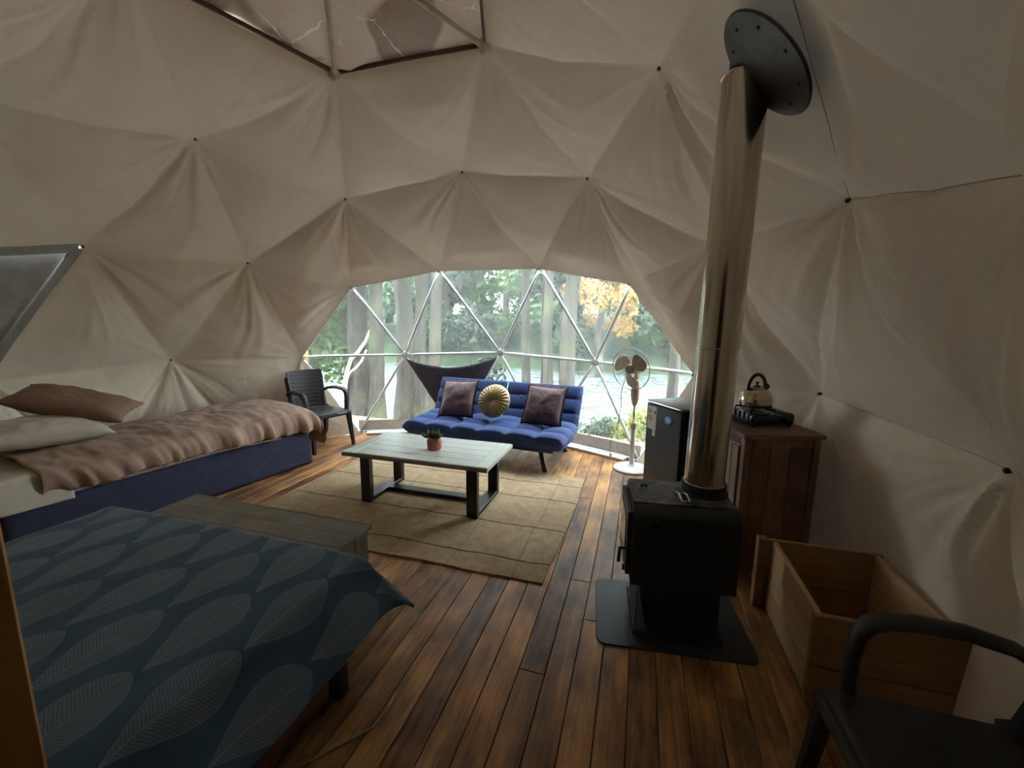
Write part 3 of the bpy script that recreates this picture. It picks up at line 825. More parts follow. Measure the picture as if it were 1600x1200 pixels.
for cx, cyy, cz, n, mat, L in ((0.0, 0.022, 0.105, 13, 'leaf_g', 0.062), (-0.005, -0.03, 0.105, 11, 'leaf_d', 0.065), (0.02, -0.055, 0.10, 7, 'leaf_d', 0.05), (0.01, -0.06, 0.115, 4, 'leaf_p', 0.05), (0.0, 0.05, 0.10, 4, 'leaf_p', 0.045)):
    for k in range(n):
        a = 2*PI*k/n*1.0+lr.random()*0.5; el = lr.uniform(0.25, 1.25)
        succ_leaf(mat, Vector((cx, cyy, cz-0.01)), Vector((math.cos(a)*math.cos(el), math.sin(a)*math.cos(el), math.sin(el)*0.9)), L*lr.uniform(.8, 1.15), 0.0105)

# ------------------------------------------------------------------ sofa
S = thing('futon_sofa', 'blue tufted futon sofa with black splayed legs by the window', 'sofa', (-2.2, 0.17, 0), math.radians(84.5))
def tufted(name, L, Dp, Tk, nu, nv, parent, mtx, bulge=0.03, over=0.0):
    """closed tufted slab; local x length, y depth, z thickness"""
    bm = new()
    def side(sgn):
        NU, NV = nu*8, nv*8
        def fn(u, v):
            a = 2*u-1; b = 2*v-1
            ea = 1-abs(a)**26; eb = 1-abs(b)**22
            edge = max(0.0, ea*eb)**0.4
            cu = abs(math.sin(PI*u*nu)); cv = abs(math.sin(PI*v*nv))
            tu = (min(cu, 1)**0.42)*(min(cv, 1)**0.42)
            x = a*L/2; y = b*Dp/2
            z = sgn*(Tk/2*edge)+ (sgn*bulge*(tu-0.6)*edge if sgn > 0 else 0)
            z += 0.004*nz(x*9, y*9, sgn*3)
            return mtx @ Vector((x*(1-0.01*(1-edge)), y, z))
        return NU, NV, fn
    for s in (1, -1):
        NU, NV, fn = side(s); grid(bm, NU, NV, fn)
    bmesh.ops.remove_doubles(bm, verts=bm.verts[:], dist=0.0006)
    return obj(name, bm, 'sofa', parent)
def MT(loc, rx=0, ry=0, rz=0): return Matrix.Translation(loc) @ RM(rx, ry, rz).to_4x4()
tufted('seat_mattress', 1.86, 0.62, 0.135, 6, 3, S, MT((0, -0.10, 0.312), math.radians(3)), 0.040)
tufted('seat_underlay', 1.80, 0.57, 0.10, 1, 1, S, MT((0, -0.085, 0.225)), 0.0)
for s in (-1, 1):
    tufted('backrest', 0.915, 0.50, 0.135, 3, 3, S, MT((s*0.458, 0.335, 0.525), math.radians(63)), 0.028)
bm = new(); box(bm, (0, 0.0, 0.172), (1.55, 0.05, 0.03)); box(bm, (0, -0.22, 0.172), (1.55, 0.04, 0.03)); box(bm, (0, 0.28, 0.19), (1.55, 0.04, 0.03)); obj('frame', bm, 'black_metal', S, False)
for sx in (-1, 1):
    bm = new(); bar(bm, [(sx*0.64, -0.24, 0.19), (sx*0.735, -0.36, 0.0)], 0.04, 0.04); obj('leg', bm, 'black_metal', S, False)
    bm = new(); bar(bm, [(sx*0.66, 0.26, 0.2), (sx*0.75, 0.36, 0.0)], 0.04, 0.04); obj('leg', bm, 'black_metal', S, False)
bm = new(); box(bm, (0.225, 0.30, 0.615), (0.03, 0.003, 0.016), RM(0.4, 0.2, 0)); obj('care_tag', bm, 'sticker', S, False)

def cushion_mesh(bm, L, Wd, Tk, pw=0.5, wr=0.006, seed=0.0, N=28, pinch=0.06):
    for s in (1, -1):
        def fn(u, v):
            a, b = 2*u-1, 2*v-1
            e = max(0.0, (1-abs(a)**2.4)*(1-abs(b)**2.4))**pw
            k = 1-pinch*(1-abs(a)**2)*abs(b)**3; k2 = 1-pinch*(1-abs(b)**2)*abs(a)**3
            x = a*L/2*k2; y = b*Wd/2*k
            wv = wr*(nz(a*2.5+seed, b*2.5, s*2)+0.6*nz(a*6, b*6+seed, s))*min(1, e*2)
            return Vector((x, y, s*Tk/2*e+wv))
        grid(bm, N, N, fn)
    bmesh.ops.remove_doubles(bm, verts=bm.verts[:], dist=0.0008)

def square_cushion(label, loc, rot, seed):
    o = thing('square_cushion', label, 'cushion', loc)
    o.rotation_euler = rot
    bm = new(); cushion_mesh(bm, 0.41, 0.41, 0.15, 0.5, 0.008, seed); obj('cover', bm, 'mauve', o)
    bm = new(); N = 160; pts = []
    per = []
    for k in range(N):
        t = 4*k/N; s = int(t); f = t-s
        a, b = [(-1+2*f, -1), (1, -1+2*f), (1-2*f, 1), (-1, 1-2*f)][s]
        per.append((a, b))
    vs0 = []
    for k, (a, b) in enumerate(per):
        kk = 1-0.06*(1-abs(a)**2)*(abs(b) > .999); k2 = 1-0.06*(1-abs(b)**2)*(abs(a) > .999)
        x, y = a*.205*k2, b*.205*kk
        wob = 0.006*math.sin(k*1.9)+0.003*nz(k*0.7, seed)
        out = 1.115+0.012*math.sin(k*1.3)
        vs0.append((bm.verts.new((x*0.985, y*0.985, 0.004)), bm.verts.new((x*out, y*out, wob)), bm.verts.new((x*0.985, y*0.985, -0.004))))
    for k in range(N):
        p, q = vs0[k], vs0[(k+1) % N]
        bm.faces.new((p[0], q[0], q[1], p[1])); bm.faces.new((p[1], q[1], q[2], p[2]))
    obj('ruffle_trim', bm, 'mauve_trim', o)
    return o
# seated on the mattress, leaning on the backrest: face normal towards +x and up
def lean_euler(facing, tilt, spin=0.0):
    """local z = cushion face normal; local y = up along the back"""
    n = Vector((math.cos(facing)*math.cos(tilt), math.sin(facing)*math.cos(tilt), math.sin(tilt)))
    upv = Vector((0, 0, 1)); yv = (upv-n*upv.dot(n)).normalized(); xv = yv.cross(n)
    m = Matrix((xv, yv, n)).transposed() @ Matrix.Rotation(spin, 3, 'Z')
    return m.to_euler()
f0 = math.radians(-5.5)
square_cushion('mauve square cushion with ruffled trim at the left end of the sofa', (-2.235, -0.26, 0.585), lean_euler(f0, math.radians(27), math.radians(3)), 1.0)
square_cushion('mauve square cushion with ruffled trim at the right end of the sofa', (-2.18, 0.755, 0.585), lean_euler(f0, math.radians(27), math.radians(-2)), 6.0)
o = thing('round_cushion', 'round mustard velvet cushion with gathered pleats in the middle of the sofa', 'cushion', (-2.20, 0.185, 0.59))
o.rotation_euler = lean_euler(f0, math.radians(24))
bm = new()
def rc(sgn):
    def fn(u, v):
        th = 2*PI*u; r = v*0.19
        prof = (max(0.0, 1-v**2.6))**0.5*0.075*(0.35+0.65*min(1, (v/0.35))**0.8)
        pl = 0.009*math.sin(th*26+1.5*nz(v*3, th))*math.sin(PI*min(1, v*1.05))**0.6*(1 if v < 1 else 0)
        return Vector((r*math.cos(th), r*math.sin(th), sgn*(prof+pl)))
    return fn
for s in (1, -1): grid(bm, 208, 14, rc(s), wrap_u=True)
bmesh.ops.remove_doubles(bm, verts=bm.verts[:], dist=0.0009); obj('cover', bm, 'mustard', o)
bm = new(); lathe(bm, [(0.001, 0.040), (0.012, 0.038), (0.014, 0.030), (0.010, 0.024)], 14); obj('button', bm, 'mustard', o)

# cloth hung across the window panel behind the sofa
bm = new()
A, B, Cc = wpos(57, R-0.02), wpos(59, R-0.02), wpos(56, R-0.02)
nin = (A+B+Cc)/3-Vector((0, 0, ZC)); nin = -nin.normalized()
A2, B2 = A+(Cc-A)*0.03, B+(Cc-B)*0.03
def shf(u, v):
    top = A2.lerp(B2, u)+(Cc-(A+B)/2).normalized()*(0.13*4*u*(1-u))
    p = top.lerp(Cc, v*0.97); w = 0.014*nz(u*5, v*3)+0.008*math.sin(u*14)*(1-v)
    return p+nin*(0.03+w+0.02*math.sin(PI*u)*(1-v))
grid(bm, 36, 26, shf)
r_ = bmesh.ops.extrude_face_region(bm, geom=bm.faces[:])
for v in [g for g in r_['geom'] if isinstance(g, bmesh.types.BMVert)]: v.co += nin*0.004
tag(obj('hanging_cloth', bm, 'shade_cloth'), 'dark mauve triangular cloth hung between window struts behind the sofa', 'cloth')

# ------------------------------------------------------------------ single bed
BA = math.radians(171.7)   # local x runs from head to foot
u_ = Vector((0.9895, -0.1445, 0)); w_ = Vector((-0.1445, -0.9895, 0))   # u: foot to head, w: room side to wall side
bo = Vector((-1.30, -1.47, 0)); brz = math.atan2(u_.y, u_.x)
B1 = thing('single_bed', 'single bed with navy skirt along the left canvas wall', 'bed', bo, brz)
# local frame: x = s from foot to head, y = NEGATIVE towards the wall
bm = new(); box(bm, (1.05, -0.46, 0.17), (2.04, 0.84, 0.30), None, 0.01); obj('bed_base', bm, 'black_fabric', B1)
bm = new()
def skf(u, v):
    # runs along foot then the room side
    L1, L2 = 0.86, 2.06
    d = u*(L1+L2)
    if d < L1: x, y, nx, ny = 0.02, -0.88+d, -1, 0
    else: x, y, nx, ny = 0.02+(d-L1), -0.02, 0, 1
    o_ = 0.007*nz(d*5, v*2.2)*(0.5+v)+0.012*v
    return Vector((x+nx*o_, y+ny*o_, 0.36-0.348*v))
grid(bm, 160, 12, skf)
r_ = bmesh.ops.extrude_face_region(bm, geom=bm.faces[:])
for v in [g for g in r_['geom'] if isinstance(g, bmesh.types.BMVert)]: v.co += Vector((0.004, -0.004, 0))
obj('bed_skirt', bm, 'navy', B1)
bm = new(); box(bm, (1.06, -0.46, 0.43), (2.06, 0.86, 0.19), None, 0.06, 4)
for v in bm.verts: v.co.z += 0.006*nz(v.co.x*3, v.co.y*3)
obj('mattress', bm, 'cream', B1)
# fitted sheet hanging at the head on the room side
bm = new()
def shs(u, v):
    s = 1.80+0.32*u; a = v*0.46
    z, yy = 0.535, -0.22+a
    if a > 0.20: yy = 0.0+min(0.03, (a-0.20)*0.12); z = 0.535-(a-0.20)*0.74 
    return Vector((s, yy+0.006*nz(s*7, a*6)+0.004, z+0.004*nz(s*8, a*9)))
grid(bm, 24, 24, shs)
r_ = bmesh.ops.extrude_face_region(bm, geom=bm.faces[:])
for v in [g for g in r_['geom'] if isinstance(g, bmesh.types.BMVert)]: v.co += Vector((0, -0.003, -0.003))
obj('sheet', bm, 'cream', B1)

def drape(s, t, s0, s1, half, ztop, hem_s, hem_t, r=0.07):
    pass
bm = new()
DU = thing('single_duvet', 'crumpled brown duvet spread over the single bed', 'duvet', bo, brz)
def duv(u, v):
    # u: head(0) .. foot(1) ; v: wall(0) .. room hem(1)
    s = 1.93-2.22*u
    width = 0.90
    a = v*(width+0.30)                       # arc from wall edge
    hang = 0.0
    y = -0.90+min(a, width)
    zt = 0.585+0.035*math.sin(PI*min(1, max(0, (s+0.1)/2.0)))+0.03*math.exp(-((s-0.25)/0.4)**2)
    ycen = (y+0.45)/0.45
    z = zt-0.05*abs(ycen)**3
    fold = 0.024*nz(s*5.5, 3.1)+0.026*nz(s*11+a*3, 7.7)+0.014*nz(s*23+a*5, 1.2)
    if a > width-0.08:
        h = a-(width-0.08)
        hemz = 0.385-0.05*max(0, 1-s/0.9)
        full = 0.38
        k = min(1, h/full)
        ang = min(1, h/0.12)
        y = -0.08+0.10*math.sin(ang*PI/2)+0.012*ang+fold*1.6*k+0.035*k*math.sin(PI*k)
        z = (zt-0.05*abs((-0.08+0.45)/0.45)**3)-(zt-0.05-hemz)*(k**1.25)
    # foot end
    if s < 0.06:
        d = 0.06-s; k = min(1, d/0.35)
        s = 0.06-0.17*math.sin(min(1, d/0.22)*PI/2)*(0.9+0.1*nz(y*5, 2))
        zfoot = 0.20
        z = z-(max(z, zfoot)-zfoot)*(k**1.7)*(1.0)
        y += 0.02*nz(y*6, d*5)*k
    wr = 0.014*nz(s*4, y*4, 1)+0.012*nz(s*9, y*7, 4)+0.008*nz(s*20, y*12, 4)
    return Vector((s, y, z+wr))
grid(bm, 150, 76, duv)
r_ = bmesh.ops.extrude_face_region(bm, geom=bm.faces[:])
for v in [g for g in r_['geom'] if isinstance(g, bmesh.types.BMVert)]: v.co += Vector((0.004, -0.004, -0.012))
obj('cover', bm, 'brown_duvet', DU)
bm = new()
def lin(u, v):
    s = 0.35+1.56*u; y = 0.035+0.016*nz(s*5.5, 3.1)*1.2-0.004; zz = 0.385-0.05*max(0, 1-s/0.9)
    return Vector((s, y-0.012*v, zz-0.014*v+0.008))
grid(bm, 60, 2, lin); obj('lining', bm, 'white_sheet', DU)

def pillow(name, label, c, xdir, ndir, L, Wd, Tk, mat, seed):
    o = thing(name, label, 'pillow', c)
    x = Vector(xdir).normalized(); n = Vector(ndir); n = (n-x*n.dot(x)).normalized(); y = n.cross(x)
    o.rotation_euler = Matrix((x, y, n)).transposed().to_euler()
    bm = new(); cushion_mesh(bm, L, Wd, Tk, 0.55, 0.013, seed, 36, 0.10); obj('pillowcase', bm, mat, o); return o
pillow('pillow', 'cream satin pillow lying under the brown one on the single bed', (0.35, -2.23, 0.695), (0.93, -0.36, 0.04), (0.06, 0.12, 1), 0.70, 0.46, 0.17, 'cream', 2.0)
pillow('pillow', 'brown cotton pillow leaning on top of the cream one', (0.09, -2.34, 0.835), (0.52, -0.60, 0.24), (0.0, 0.26, 1), 0.70, 0.42, 0.18, 'brown_pillow', 8.0)

# ------------------------------------------------------------------ monobloc chairs
def make_chair(label, loc, rz):
    """local: facing +y, x to the chair's own left is -x ... seat at 0.42"""
    o = thing('armchair', label, 'chair', loc, rz)
    bm = new()
    def seat(sg):
        def fn(u, v):
            a = 2*u-1; b = v; w = 0.235-0.025*(1-b)
            z = 0.425-0.022*(1-a*a)*math.sin(PI*min(1, b*1.05))-0.028*max(0, (b-0.86)/0.14)**2
            return Vector((a*w, -0.21+0.45*b, z-(0.024 if sg < 0 else 0)))
        return fn
    grid(bm, 18, 18, seat(1)); 
    r_ = bmesh.ops.extrude_face_region(bm, geom=bm.faces[:])
    for v in [g for g in r_['geom'] if isinstance(g, bmesh.types.BMVert)]: v.co.z -= 0.024
    obj('seat', bm, 'plastic', o, True, 50)
    bm = new(); box(bm, (0, 0.228, 0.392), (0.42, 0.016, 0.045), None, 0.004); box(bm, (-0.215, 0.0, 0.392), (0.016, 0.40, 0.045), None, 0.004); box(bm, (0.215, 0.0, 0.392), (0.016, 0.40, 0.045), None, 0.004)
    obj('apron', bm, 'plastic', o, False)
    bm = new()
    def back(u, v):
        a = 2*u-1; w = 0.185+0.035*v-0.012*v**6
        y = -0.205-0.085*v-0.030*(1-a*a)+0.012*v*v
        return Vector((a*w, y, 0.43+0.44*v-0.012*abs(a)**4*(v > .9)))
    grid(bm, 20, 22, back)
    r_ = bmesh.ops.extrude_face_region(bm, geom=bm.faces[:])
    for v in [g for g in r_['geom'] if isinstance(g, bmesh.types.BMVert)]: v.co.y -= 0.018
    obj('backrest', bm, 'plastic', o, True, 50)
    # woven relief ribs on the back
    bm = new()
    for k in range(9):
        z0 = 0.08+k*0.1
        tube(bm, [back(t/10, min(1, z0))+Vector((0, 0.002, 0)) for t in range(1, 10)], 0.004, 6)
    obj('back_rib', bm, 'plastic', o)
    for s in (-1, 1):
        bm = new()
        pts = [(s*0.212, -0.275, 0.60), (s*0.236, -0.20, 0.640), (s*0.250, -0.10, 0.656), (s*0.256, 0.0, 0.656), (s*0.257, 0.075, 0.648), (s*0.256, 0.115, 0.632), (s*0.254, 0.138, 0.60), (s*0.250, 0.148, 0.54), (s*0.242, 0.152, 0.46), (s*0.232, 0.155, 0.40)]
        tube(bm, pts, [0.025, 0.029, 0.032, 0.033, 0.033, 0.032, 0.031, 0.030, 0.028, 0.027], 12, True, 0.62)
        obj('armrest', bm, 'plastic', o, True, 40)
        bm = new(); bar(bm, [(s*0.222, 0.205, 0.41), (s*0.232, 0.222, 0.22), (s*0.246, 0.245, 0.0)], [0.055, 0.045, 0.036], [0.05, 0.042, 0.036], Vector((0, 1, 0))); obj('leg', bm, 'plastic', o, True, 40)
        bm = new(); bar(bm, [(s*0.205, -0.205, 0.43), (s*0.215, -0.245, 0.22), (s*0.226, -0.29, 0.0)], [0.055, 0.048, 0.038], [0.05, 0.044, 0.036], Vector((0, 1, 0))); obj('leg', bm, 'plastic', o, True, 40)
        bm = new(); bar(bm, [(s*0.195, -0.215, 0.43), (s*0.205, -0.265, 0.58), (s*0.215, -0.295, 0.80)], [0.04, 0.035, 0.028], [0.04, 0.034, 0.026], Vector((0, 1, 0))); obj('back_post', bm, 'plastic', o, True, 40)
    return o
ch = make_chair('black plastic armchair with woven back by the window and bed foot', (-1.80, -1.80, 0), math.radians(73-90))
bm = new(); box(bm, (-0.12, 0.238, 0.393), (0.115, 0.003, 0.024)); obj('paper_tag', bm, 'sticker', ch, False)
ch2 = copy_tree(ch)
for c_ in list(ch2.children):
    if c_.name.startswith('paper_tag'): D.objects.remove(c_)
ch2.location = (1.00, 2.50, 0); ch2.rotation_euler = (0, 0, math.radians(180+2))
ch2['label'] = 'black plastic armchair in the near right corner before the wooden crate'

# ------------------------------------------------------------------ standing fan
FN = thing('pedestal_fan', 'white pedestal fan with beige blades beside the fridge', 'fan', (-2.14, 1.675, 0))
bm = new(); lathe(bm, [(0.175, 0.0), (0.178, 0.010), (0.165, 0.022), (0.06, 0.034), (0.04, 0.04), (0.03, 0.06)], 40); obj('base', bm, 'fan_white', FN)
bm = new(); tube(bm, [(0, 0, 0.04), (0, 0, 0.44)], 0.023, 18); obj('outer_pole', bm, 'fan_white', FN)
bm = new(); lathe(bm, [(0.026, 0.42), (0.030, 0.425), (0.030, 0.475), (0.022, 0.487)], 18); tube(bm, [(0.02, -0.01, 0.455), (0.05, -0.02, 0.455)], 0.009, 8); obj('collar', bm, 'fan_beige', FN)
bm = new(); tube(bm, [(0, 0, 0.47), (0, 0, 0.68)], 0.0135, 14); obj('inner_pole', bm, 'chrome', FN)
bm = new(); lathe(bm, [(0.018, 0.655), (0.024, 0.67), (0.040, 0.73), (0.044, 0.80), (0.040, 0.86), (0.034, 0.905), (0.02, 0.915)], 18); obj('control_box', bm, 'fan_beige', FN)
fdir = Vector((0.80, -0.52, -0.10)).normalized(); fq = fdir.to_track_quat('Z', 'Y').to_matrix()
fc = Vector((0.04, -0.055, 1.02))
bm = new(); lathe(bm, [(0.025, -0.15), (0.055, -0.14), (0.062, -0.08), (0.055, -0.035), (0.02, -0.03)], 20, fc, fq); obj('motor_housing', bm, 'fan_beige', FN)
bm = new(); tube(bm, [(0, 0, 0.9), (-0.01, 0, 0.96), fc-fdir*0.1], 0.022, 10); obj('neck', bm, 'fan_beige', FN)
for k in range(3):
    bm = new(); a0 = 2*PI*k/3+0.30
    def bl(u, v):
        r = 0.035+0.145*u; w = 0.42+0.72*math.sin(PI*(0.12+0.70*u))
        th = a0+(v-0.5)*w*1.25+0.35*u; tw = (v-0.5)*0.055
        rr = r*(1-0.10*(2*v-1)**4)
        return fc+fq @ Vector((rr*math.cos(th), rr*math.sin(th), tw))
    grid(bm, 14, 12, bl)
    r_ = bmesh.ops.extrude_face_region(bm, geom=bm.faces[:])
    for v in [g for g in r_['geom'] if isinstance(g, bmesh.types.BMVert)]: v.co += fdir*0.003
    obj('blade', bm, 'fan_blade', FN)
bm = new(); lathe(bm, [(0.045, -0.02), (0.05, 0.0), (0.044, 0.03), (0.015, 0.036)], 22, fc, fq); obj('blade_hub', bm, 'fan_hub', FN)
bm = new()
def circ(r, z, n=48): return [fc+fq @ Vector((r*math.cos(2*PI*k/n), r*math.sin(2*PI*k/n), z)) for k in range(n)]
tube(bm, circ(0.208, 0.0), 0.0048, 7, closed=True); obj('cage_rim', bm, 'wire', FN)
bm = new()
tube(bm, circ(0.13, 0.048), 0.0014, 5, closed=True); tube(bm, circ(0.045, 0.060, 24), 0.0014, 5, closed=True)
for k in range(30):
    a = 2*PI*k/30; ca, sa = math.cos(a), math.sin(a)
    tube(bm, [fc+fq @ Vector((r*ca, r*sa, z)) for r, z in ((0.03, 0.060), (0.10, 0.056), (0.16, 0.040), (0.20, 0.012), (0.208, 0.0))], 0.0009, 4)
    tube(bm, [fc+fq @ Vector((r*ca, r*sa, z)) for r, z in ((0.05, -0.055), (0.12, -0.06), (0.17, -0.045), (0.208, 0.0))], 0.0009, 4)
o = obj('cage_wires', bm, 'wire', FN); o['kind'] = 'stuff'
bm = new(); tube(bm, [fc+Vector((-0.02, -0.04, -0.04)), fc+Vector((-0.06, -0.08, -0.25)), Vector((-0.05, -0.13, 0.62)), Vector((-0.10, -0.16, 0.4)), Vector((-0.18, -0.22, 0.24)), Vector((-0.22, -0.23, 0.10)), Vector((-0.23, -0.22, 0.05))], 0.0035, 6); obj('power_cord', bm, 'cord', FN)
bm = new(); box(bm, (-0.23, -0.22, 0.055), (0.03, 0.025, 0.05), RM(0, 0.2, 0.3), 0.005); obj('plug', bm, 'fan_white', FN)

# ------------------------------------------------------------------ fridge
fl, frn = Vector((-1.45, 1.775, 0)), Vector((-1.125, 2.01, 0))
fd = (frn-fl); FL = fd.length; frz = math.atan2(fd.y, fd.x)
FR = thing('mini_fridge', 'small graphite fridge with a white sticker behind the stove', 'fridge', fl, frz)
# local x along the door, +y into the fridge
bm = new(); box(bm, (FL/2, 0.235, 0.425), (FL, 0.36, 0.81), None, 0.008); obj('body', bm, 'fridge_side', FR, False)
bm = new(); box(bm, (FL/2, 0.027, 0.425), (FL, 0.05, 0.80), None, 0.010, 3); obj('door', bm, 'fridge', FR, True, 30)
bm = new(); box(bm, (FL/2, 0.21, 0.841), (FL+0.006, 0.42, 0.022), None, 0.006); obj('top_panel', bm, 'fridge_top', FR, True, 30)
bm = new(); box(bm, (FL/2, 0.0, 0.838), (FL*0.94, 0.012, 0.014), None, 0.003); obj('front_rail', bm, 'chrome', FR, False)
st = new(); box(st, (0.075, -0.0005, 0.715), (0.105, 0.002, 0.19)); st_o = obj('energy_sticker', st, 'sticker', FR, False)
bm = new(); box(bm, (0.105, -0.0005, 0.60), (0.035, 0.002, 0.06)); obj('sticker_tail', bm, 'sticker', FR, False)
for k, (m_, w, z) in enumerate((('st_green', 0.028, 0.768), ('st_green', 0.034, 0.752), ('st_orange', 0.040, 0.722), ('st_orange', 0.046, 0.706), ('st_orange', 0.052, 0.690))):
    bm = new(); x0 = 0.035
    vs_ = [bm.verts.new((x0, -0.002, z)), bm.verts.new((x0+w*0.8, -0.002, z)), bm.verts.new((x0+w, -0.002, z+0.006)), bm.verts.new((x0+w*0.8, -0.002, z+0.012)), bm.verts.new((x0, -0.002, z+0.012))]
    bm.faces.new(vs_); obj('print_arrow', bm, m_, st_o, False)
bm = new(); box(bm, (0.112, -0.002, 0.765), (0.018, 0.001, 0.02)); obj('print_mark', bm, 'st_black', st_o, False)
bm = new(); lathe(bm, [(0.040, 0), (0.040, 0.004), (0.036, 0.006)], 28, (0, 0, 0), RM(PI/2, 0, 0))
for v in bm.verts: v.co.z *= 0.80; v.co += Vector((0.268, 0.003, 0.735))
bg_o = obj('badge', bm, 'badge', FR)
bm = new(); box(bm, (0.268, -0.004, 0.738), (0.050, 0.001, 0.010), RM(0, 0.12, 0)); box(bm, (0.268, -0.004, 0.722), (0.034, 0.001, 0.004)); obj('badge_print', bm, 'badge_light', bg_o, False)

# ------------------------------------------------------------------ cabinet
c0 = Vector((-0.405, 2.275, 0)); cdir = math.atan2(0.405, -0.13)   # local x = depth towards the wall along the end panel
CB = thing('side_cabinet', 'old brown wooden cabinet with boarded sides behind the stove', 'cabinet', c0, cdir)
CD, CLn, CH = 0.425, 0.62, 0.88      # depth (x), length (y), height; local +y runs away from the camera
bm = new(); box(bm, (CD/2, CLn/2, CH-0.0125), (CD+0.03, CLn+0.03, 0.025), None, 0.004)
obj('top', bm, 'cab_top', CB, False)
bm = new(); box(bm, (CD/2, CLn/2+0.012, 0.45), (CD-0.03, CLn-0.05, 0.79)); obj('carcass', bm, 'cab_wood', CB, False)
for x in (0.018, CD-0.018):
    for yy in (0.018, CLn-0.018):
        bm = new(); box(bm, (0, 0, 0), (0.036, 0.036, CH-0.026), None, 0.003, 1); obj('corner_post', bm, 'cab_wood', CB, False, loc=(x, yy, (CH-0.026)/2))
n = 3; ww = (CD-0.076)/n
for k in range(n):
    bm = new(); box(bm, (0, 0, 0), (ww-0.003, 0.016, 0.76), None, 0.002, 1); obj('end_board', bm, 'cab_wood', CB, False, loc=(0.038+ww*(k+.5), 0.022, 0.445))
bm = new(); box(bm, (0, 0, 0), (CD-0.076, 0.02, 0.05), None, 0.002, 1); obj('end_rail', bm, 'cab_wood', CB, False, loc=(CD/2, 0.018, CH-0.052))
# doors on the room side (x = 0)
for k in range(2):
    bm = new(); hw = (CLn-0.08)/2
    box(bm, (0.010, 0.04+hw*(k+.5), 0.44), (0.018, hw-0.006, 0.74), None, 0.003); dr = obj('door', bm, 'cab_front', CB, False)
    for q in range(4):
        bm = new(); box(bm, (0, 0, 0), (0.012, hw/4-0.006, 0.72), None, 0.002, 1); obj('door_board', bm, 'cab_front', dr, False, loc=(-0.003, 0.04+hw*k+hw/4*(q+.5), 0.44))
    bm = new(); lathe(bm, [(0.006, 0), (0.006, 0.015), (0.013, 0.02), (0.012, 0.03), (0.004, 0.033)], 12, (-0.004, 0.04+hw*(0.9 if k == 0 else 1.1), 0.5), RM(0, -PI/2, 0)); obj('knob', bm, 'black_metal', dr)

# portable gas stove with kettle
GS = thing('camping_stove', 'black portable gas stove under the kettle on the cabinet', 'stove', (-0.722, 2.405, CH+0.001), cdir+0.06); GS.scale = (0.86, 0.90, 0.92)
bm = new(); box(bm, (0.02, 0, 0.045), (0.30, 0.25, 0.066), None, 0.018, 4); obj('body', bm, 'black_plastic', GS, True, 40)
bm = new(); box(bm, (0.135, 0, 0.052), (0.085, 0.255, 0.072), None, 0.03, 5); obj('cartridge_cover', bm, 'black_plastic', GS, True, 40)
for k in range(4):
    bm = new(); box(bm, (-0.135, -0.08+k*0.05, 0.062), (0.012, 0.012, 0.045), None, 0.003); obj('vent_slat', bm, 'burner_steel', GS, False)
bm = new(); lathe(bm, [(0.085, 0.078), (0.095, 0.083), (0.09, 0.087), (0.045, 0.085), (0.04, 0.093), (0.01, 0.094)], 28, (-0.03, 0, 0)); obj('burner', bm, 'burner_steel', GS)
for k in range(4):
    a = PI/4+PI/2*k; ca, sa = math.cos(a), math.sin(a)
    bm = new(); bar(bm, [(-0.03+0.125*ca, 0.125*sa, 0.082), (-0.03+0.12*ca, 0.12*sa, 0.102), (-0.03+0.05*ca, 0.05*sa, 0.102)], 0.008, 0.012); obj('pot_support', bm, 'black_plastic', GS, False)
bm = new(); lathe(bm, [(0.018, 0), (0.018, 0.018), (0.014, 0.022)], 16, (0.10, -0.125, 0.05), RM(PI/2, 0, 0)); obj('control_knob', bm, 'black_plastic', GS)
for sx in (-0.1, 0.15):
    for sy in (-0.1, 0.1):
        bm = new(); lathe(bm, [(0.012, 0), (0.012, 0.015)], 10, (sx, sy, 0)); obj('foot', bm, 'black_plastic', GS)
KT = thing('kettle', 'warm steel kettle with arched black handle on the gas stove', 'kettle', (-0.722-0.026*math.cos(cdir+0.06), 2.405-0.026*math.sin(cdir+0.06), CH+0.102), math.radians(20)); KT.scale = (0.94, 0.94, 1.0)
bm = new(); lathe(bm, [(0.075, 0.0), (0.092, 0.006), (0.098, 0.025), (0.096, 0.05), (0.088, 0.078), (0.072, 0.098), (0.05, 0.108), (0.045, 0.111)], 40); obj('body', bm, 'kettle', KT)
bm = new(); lathe(bm, [(0.046, 0.110), (0.047, 0.114), (0.035, 0.120), (0.012, 0.123)], 28); ld = obj('lid', bm, 'kettle', KT)
bm = new(); lathe(bm, [(0.02, 0.122), (0.022, 0.127), (0.006, 0.131), (0.006, 0.139), (0.011, 0.145), (0.008, 0.151), (0.002, 0.152)], 16); obj('lid_knob', bm, 'black_plastic', ld)
bm = new(); bar(bm, [(0, 0.058*math.cos(a)*1.0, 0.105+0.09*math.sin(a)) for a in [PI*k/14 for k in range(15)]], 0.020, 0.010, Vector((1, 0, 0))); obj('handle', bm, 'black_plastic', KT, True, 40)
sdir = Vector((-0.35, 0.82, 0.45)).normalized()
bm = new(); tube(bm, [Vector((0, 0, 0.068))+sdir*0.06, Vector((0, 0, 0.068))+sdir*0.085, Vector((0, 0, 0.068))+sdir*0.105], [0.022, 0.018, 0.015], 14); obj('spout', bm, 'kettle', KT)
bm = new(); tube(bm, [Vector((0, 0, 0.068))+sdir*0.100, Vector((0, 0, 0.069))+sdir*0.118], [0.0185, 0.017], 14); obj('spout_cap', bm, 'black_plastic', KT)

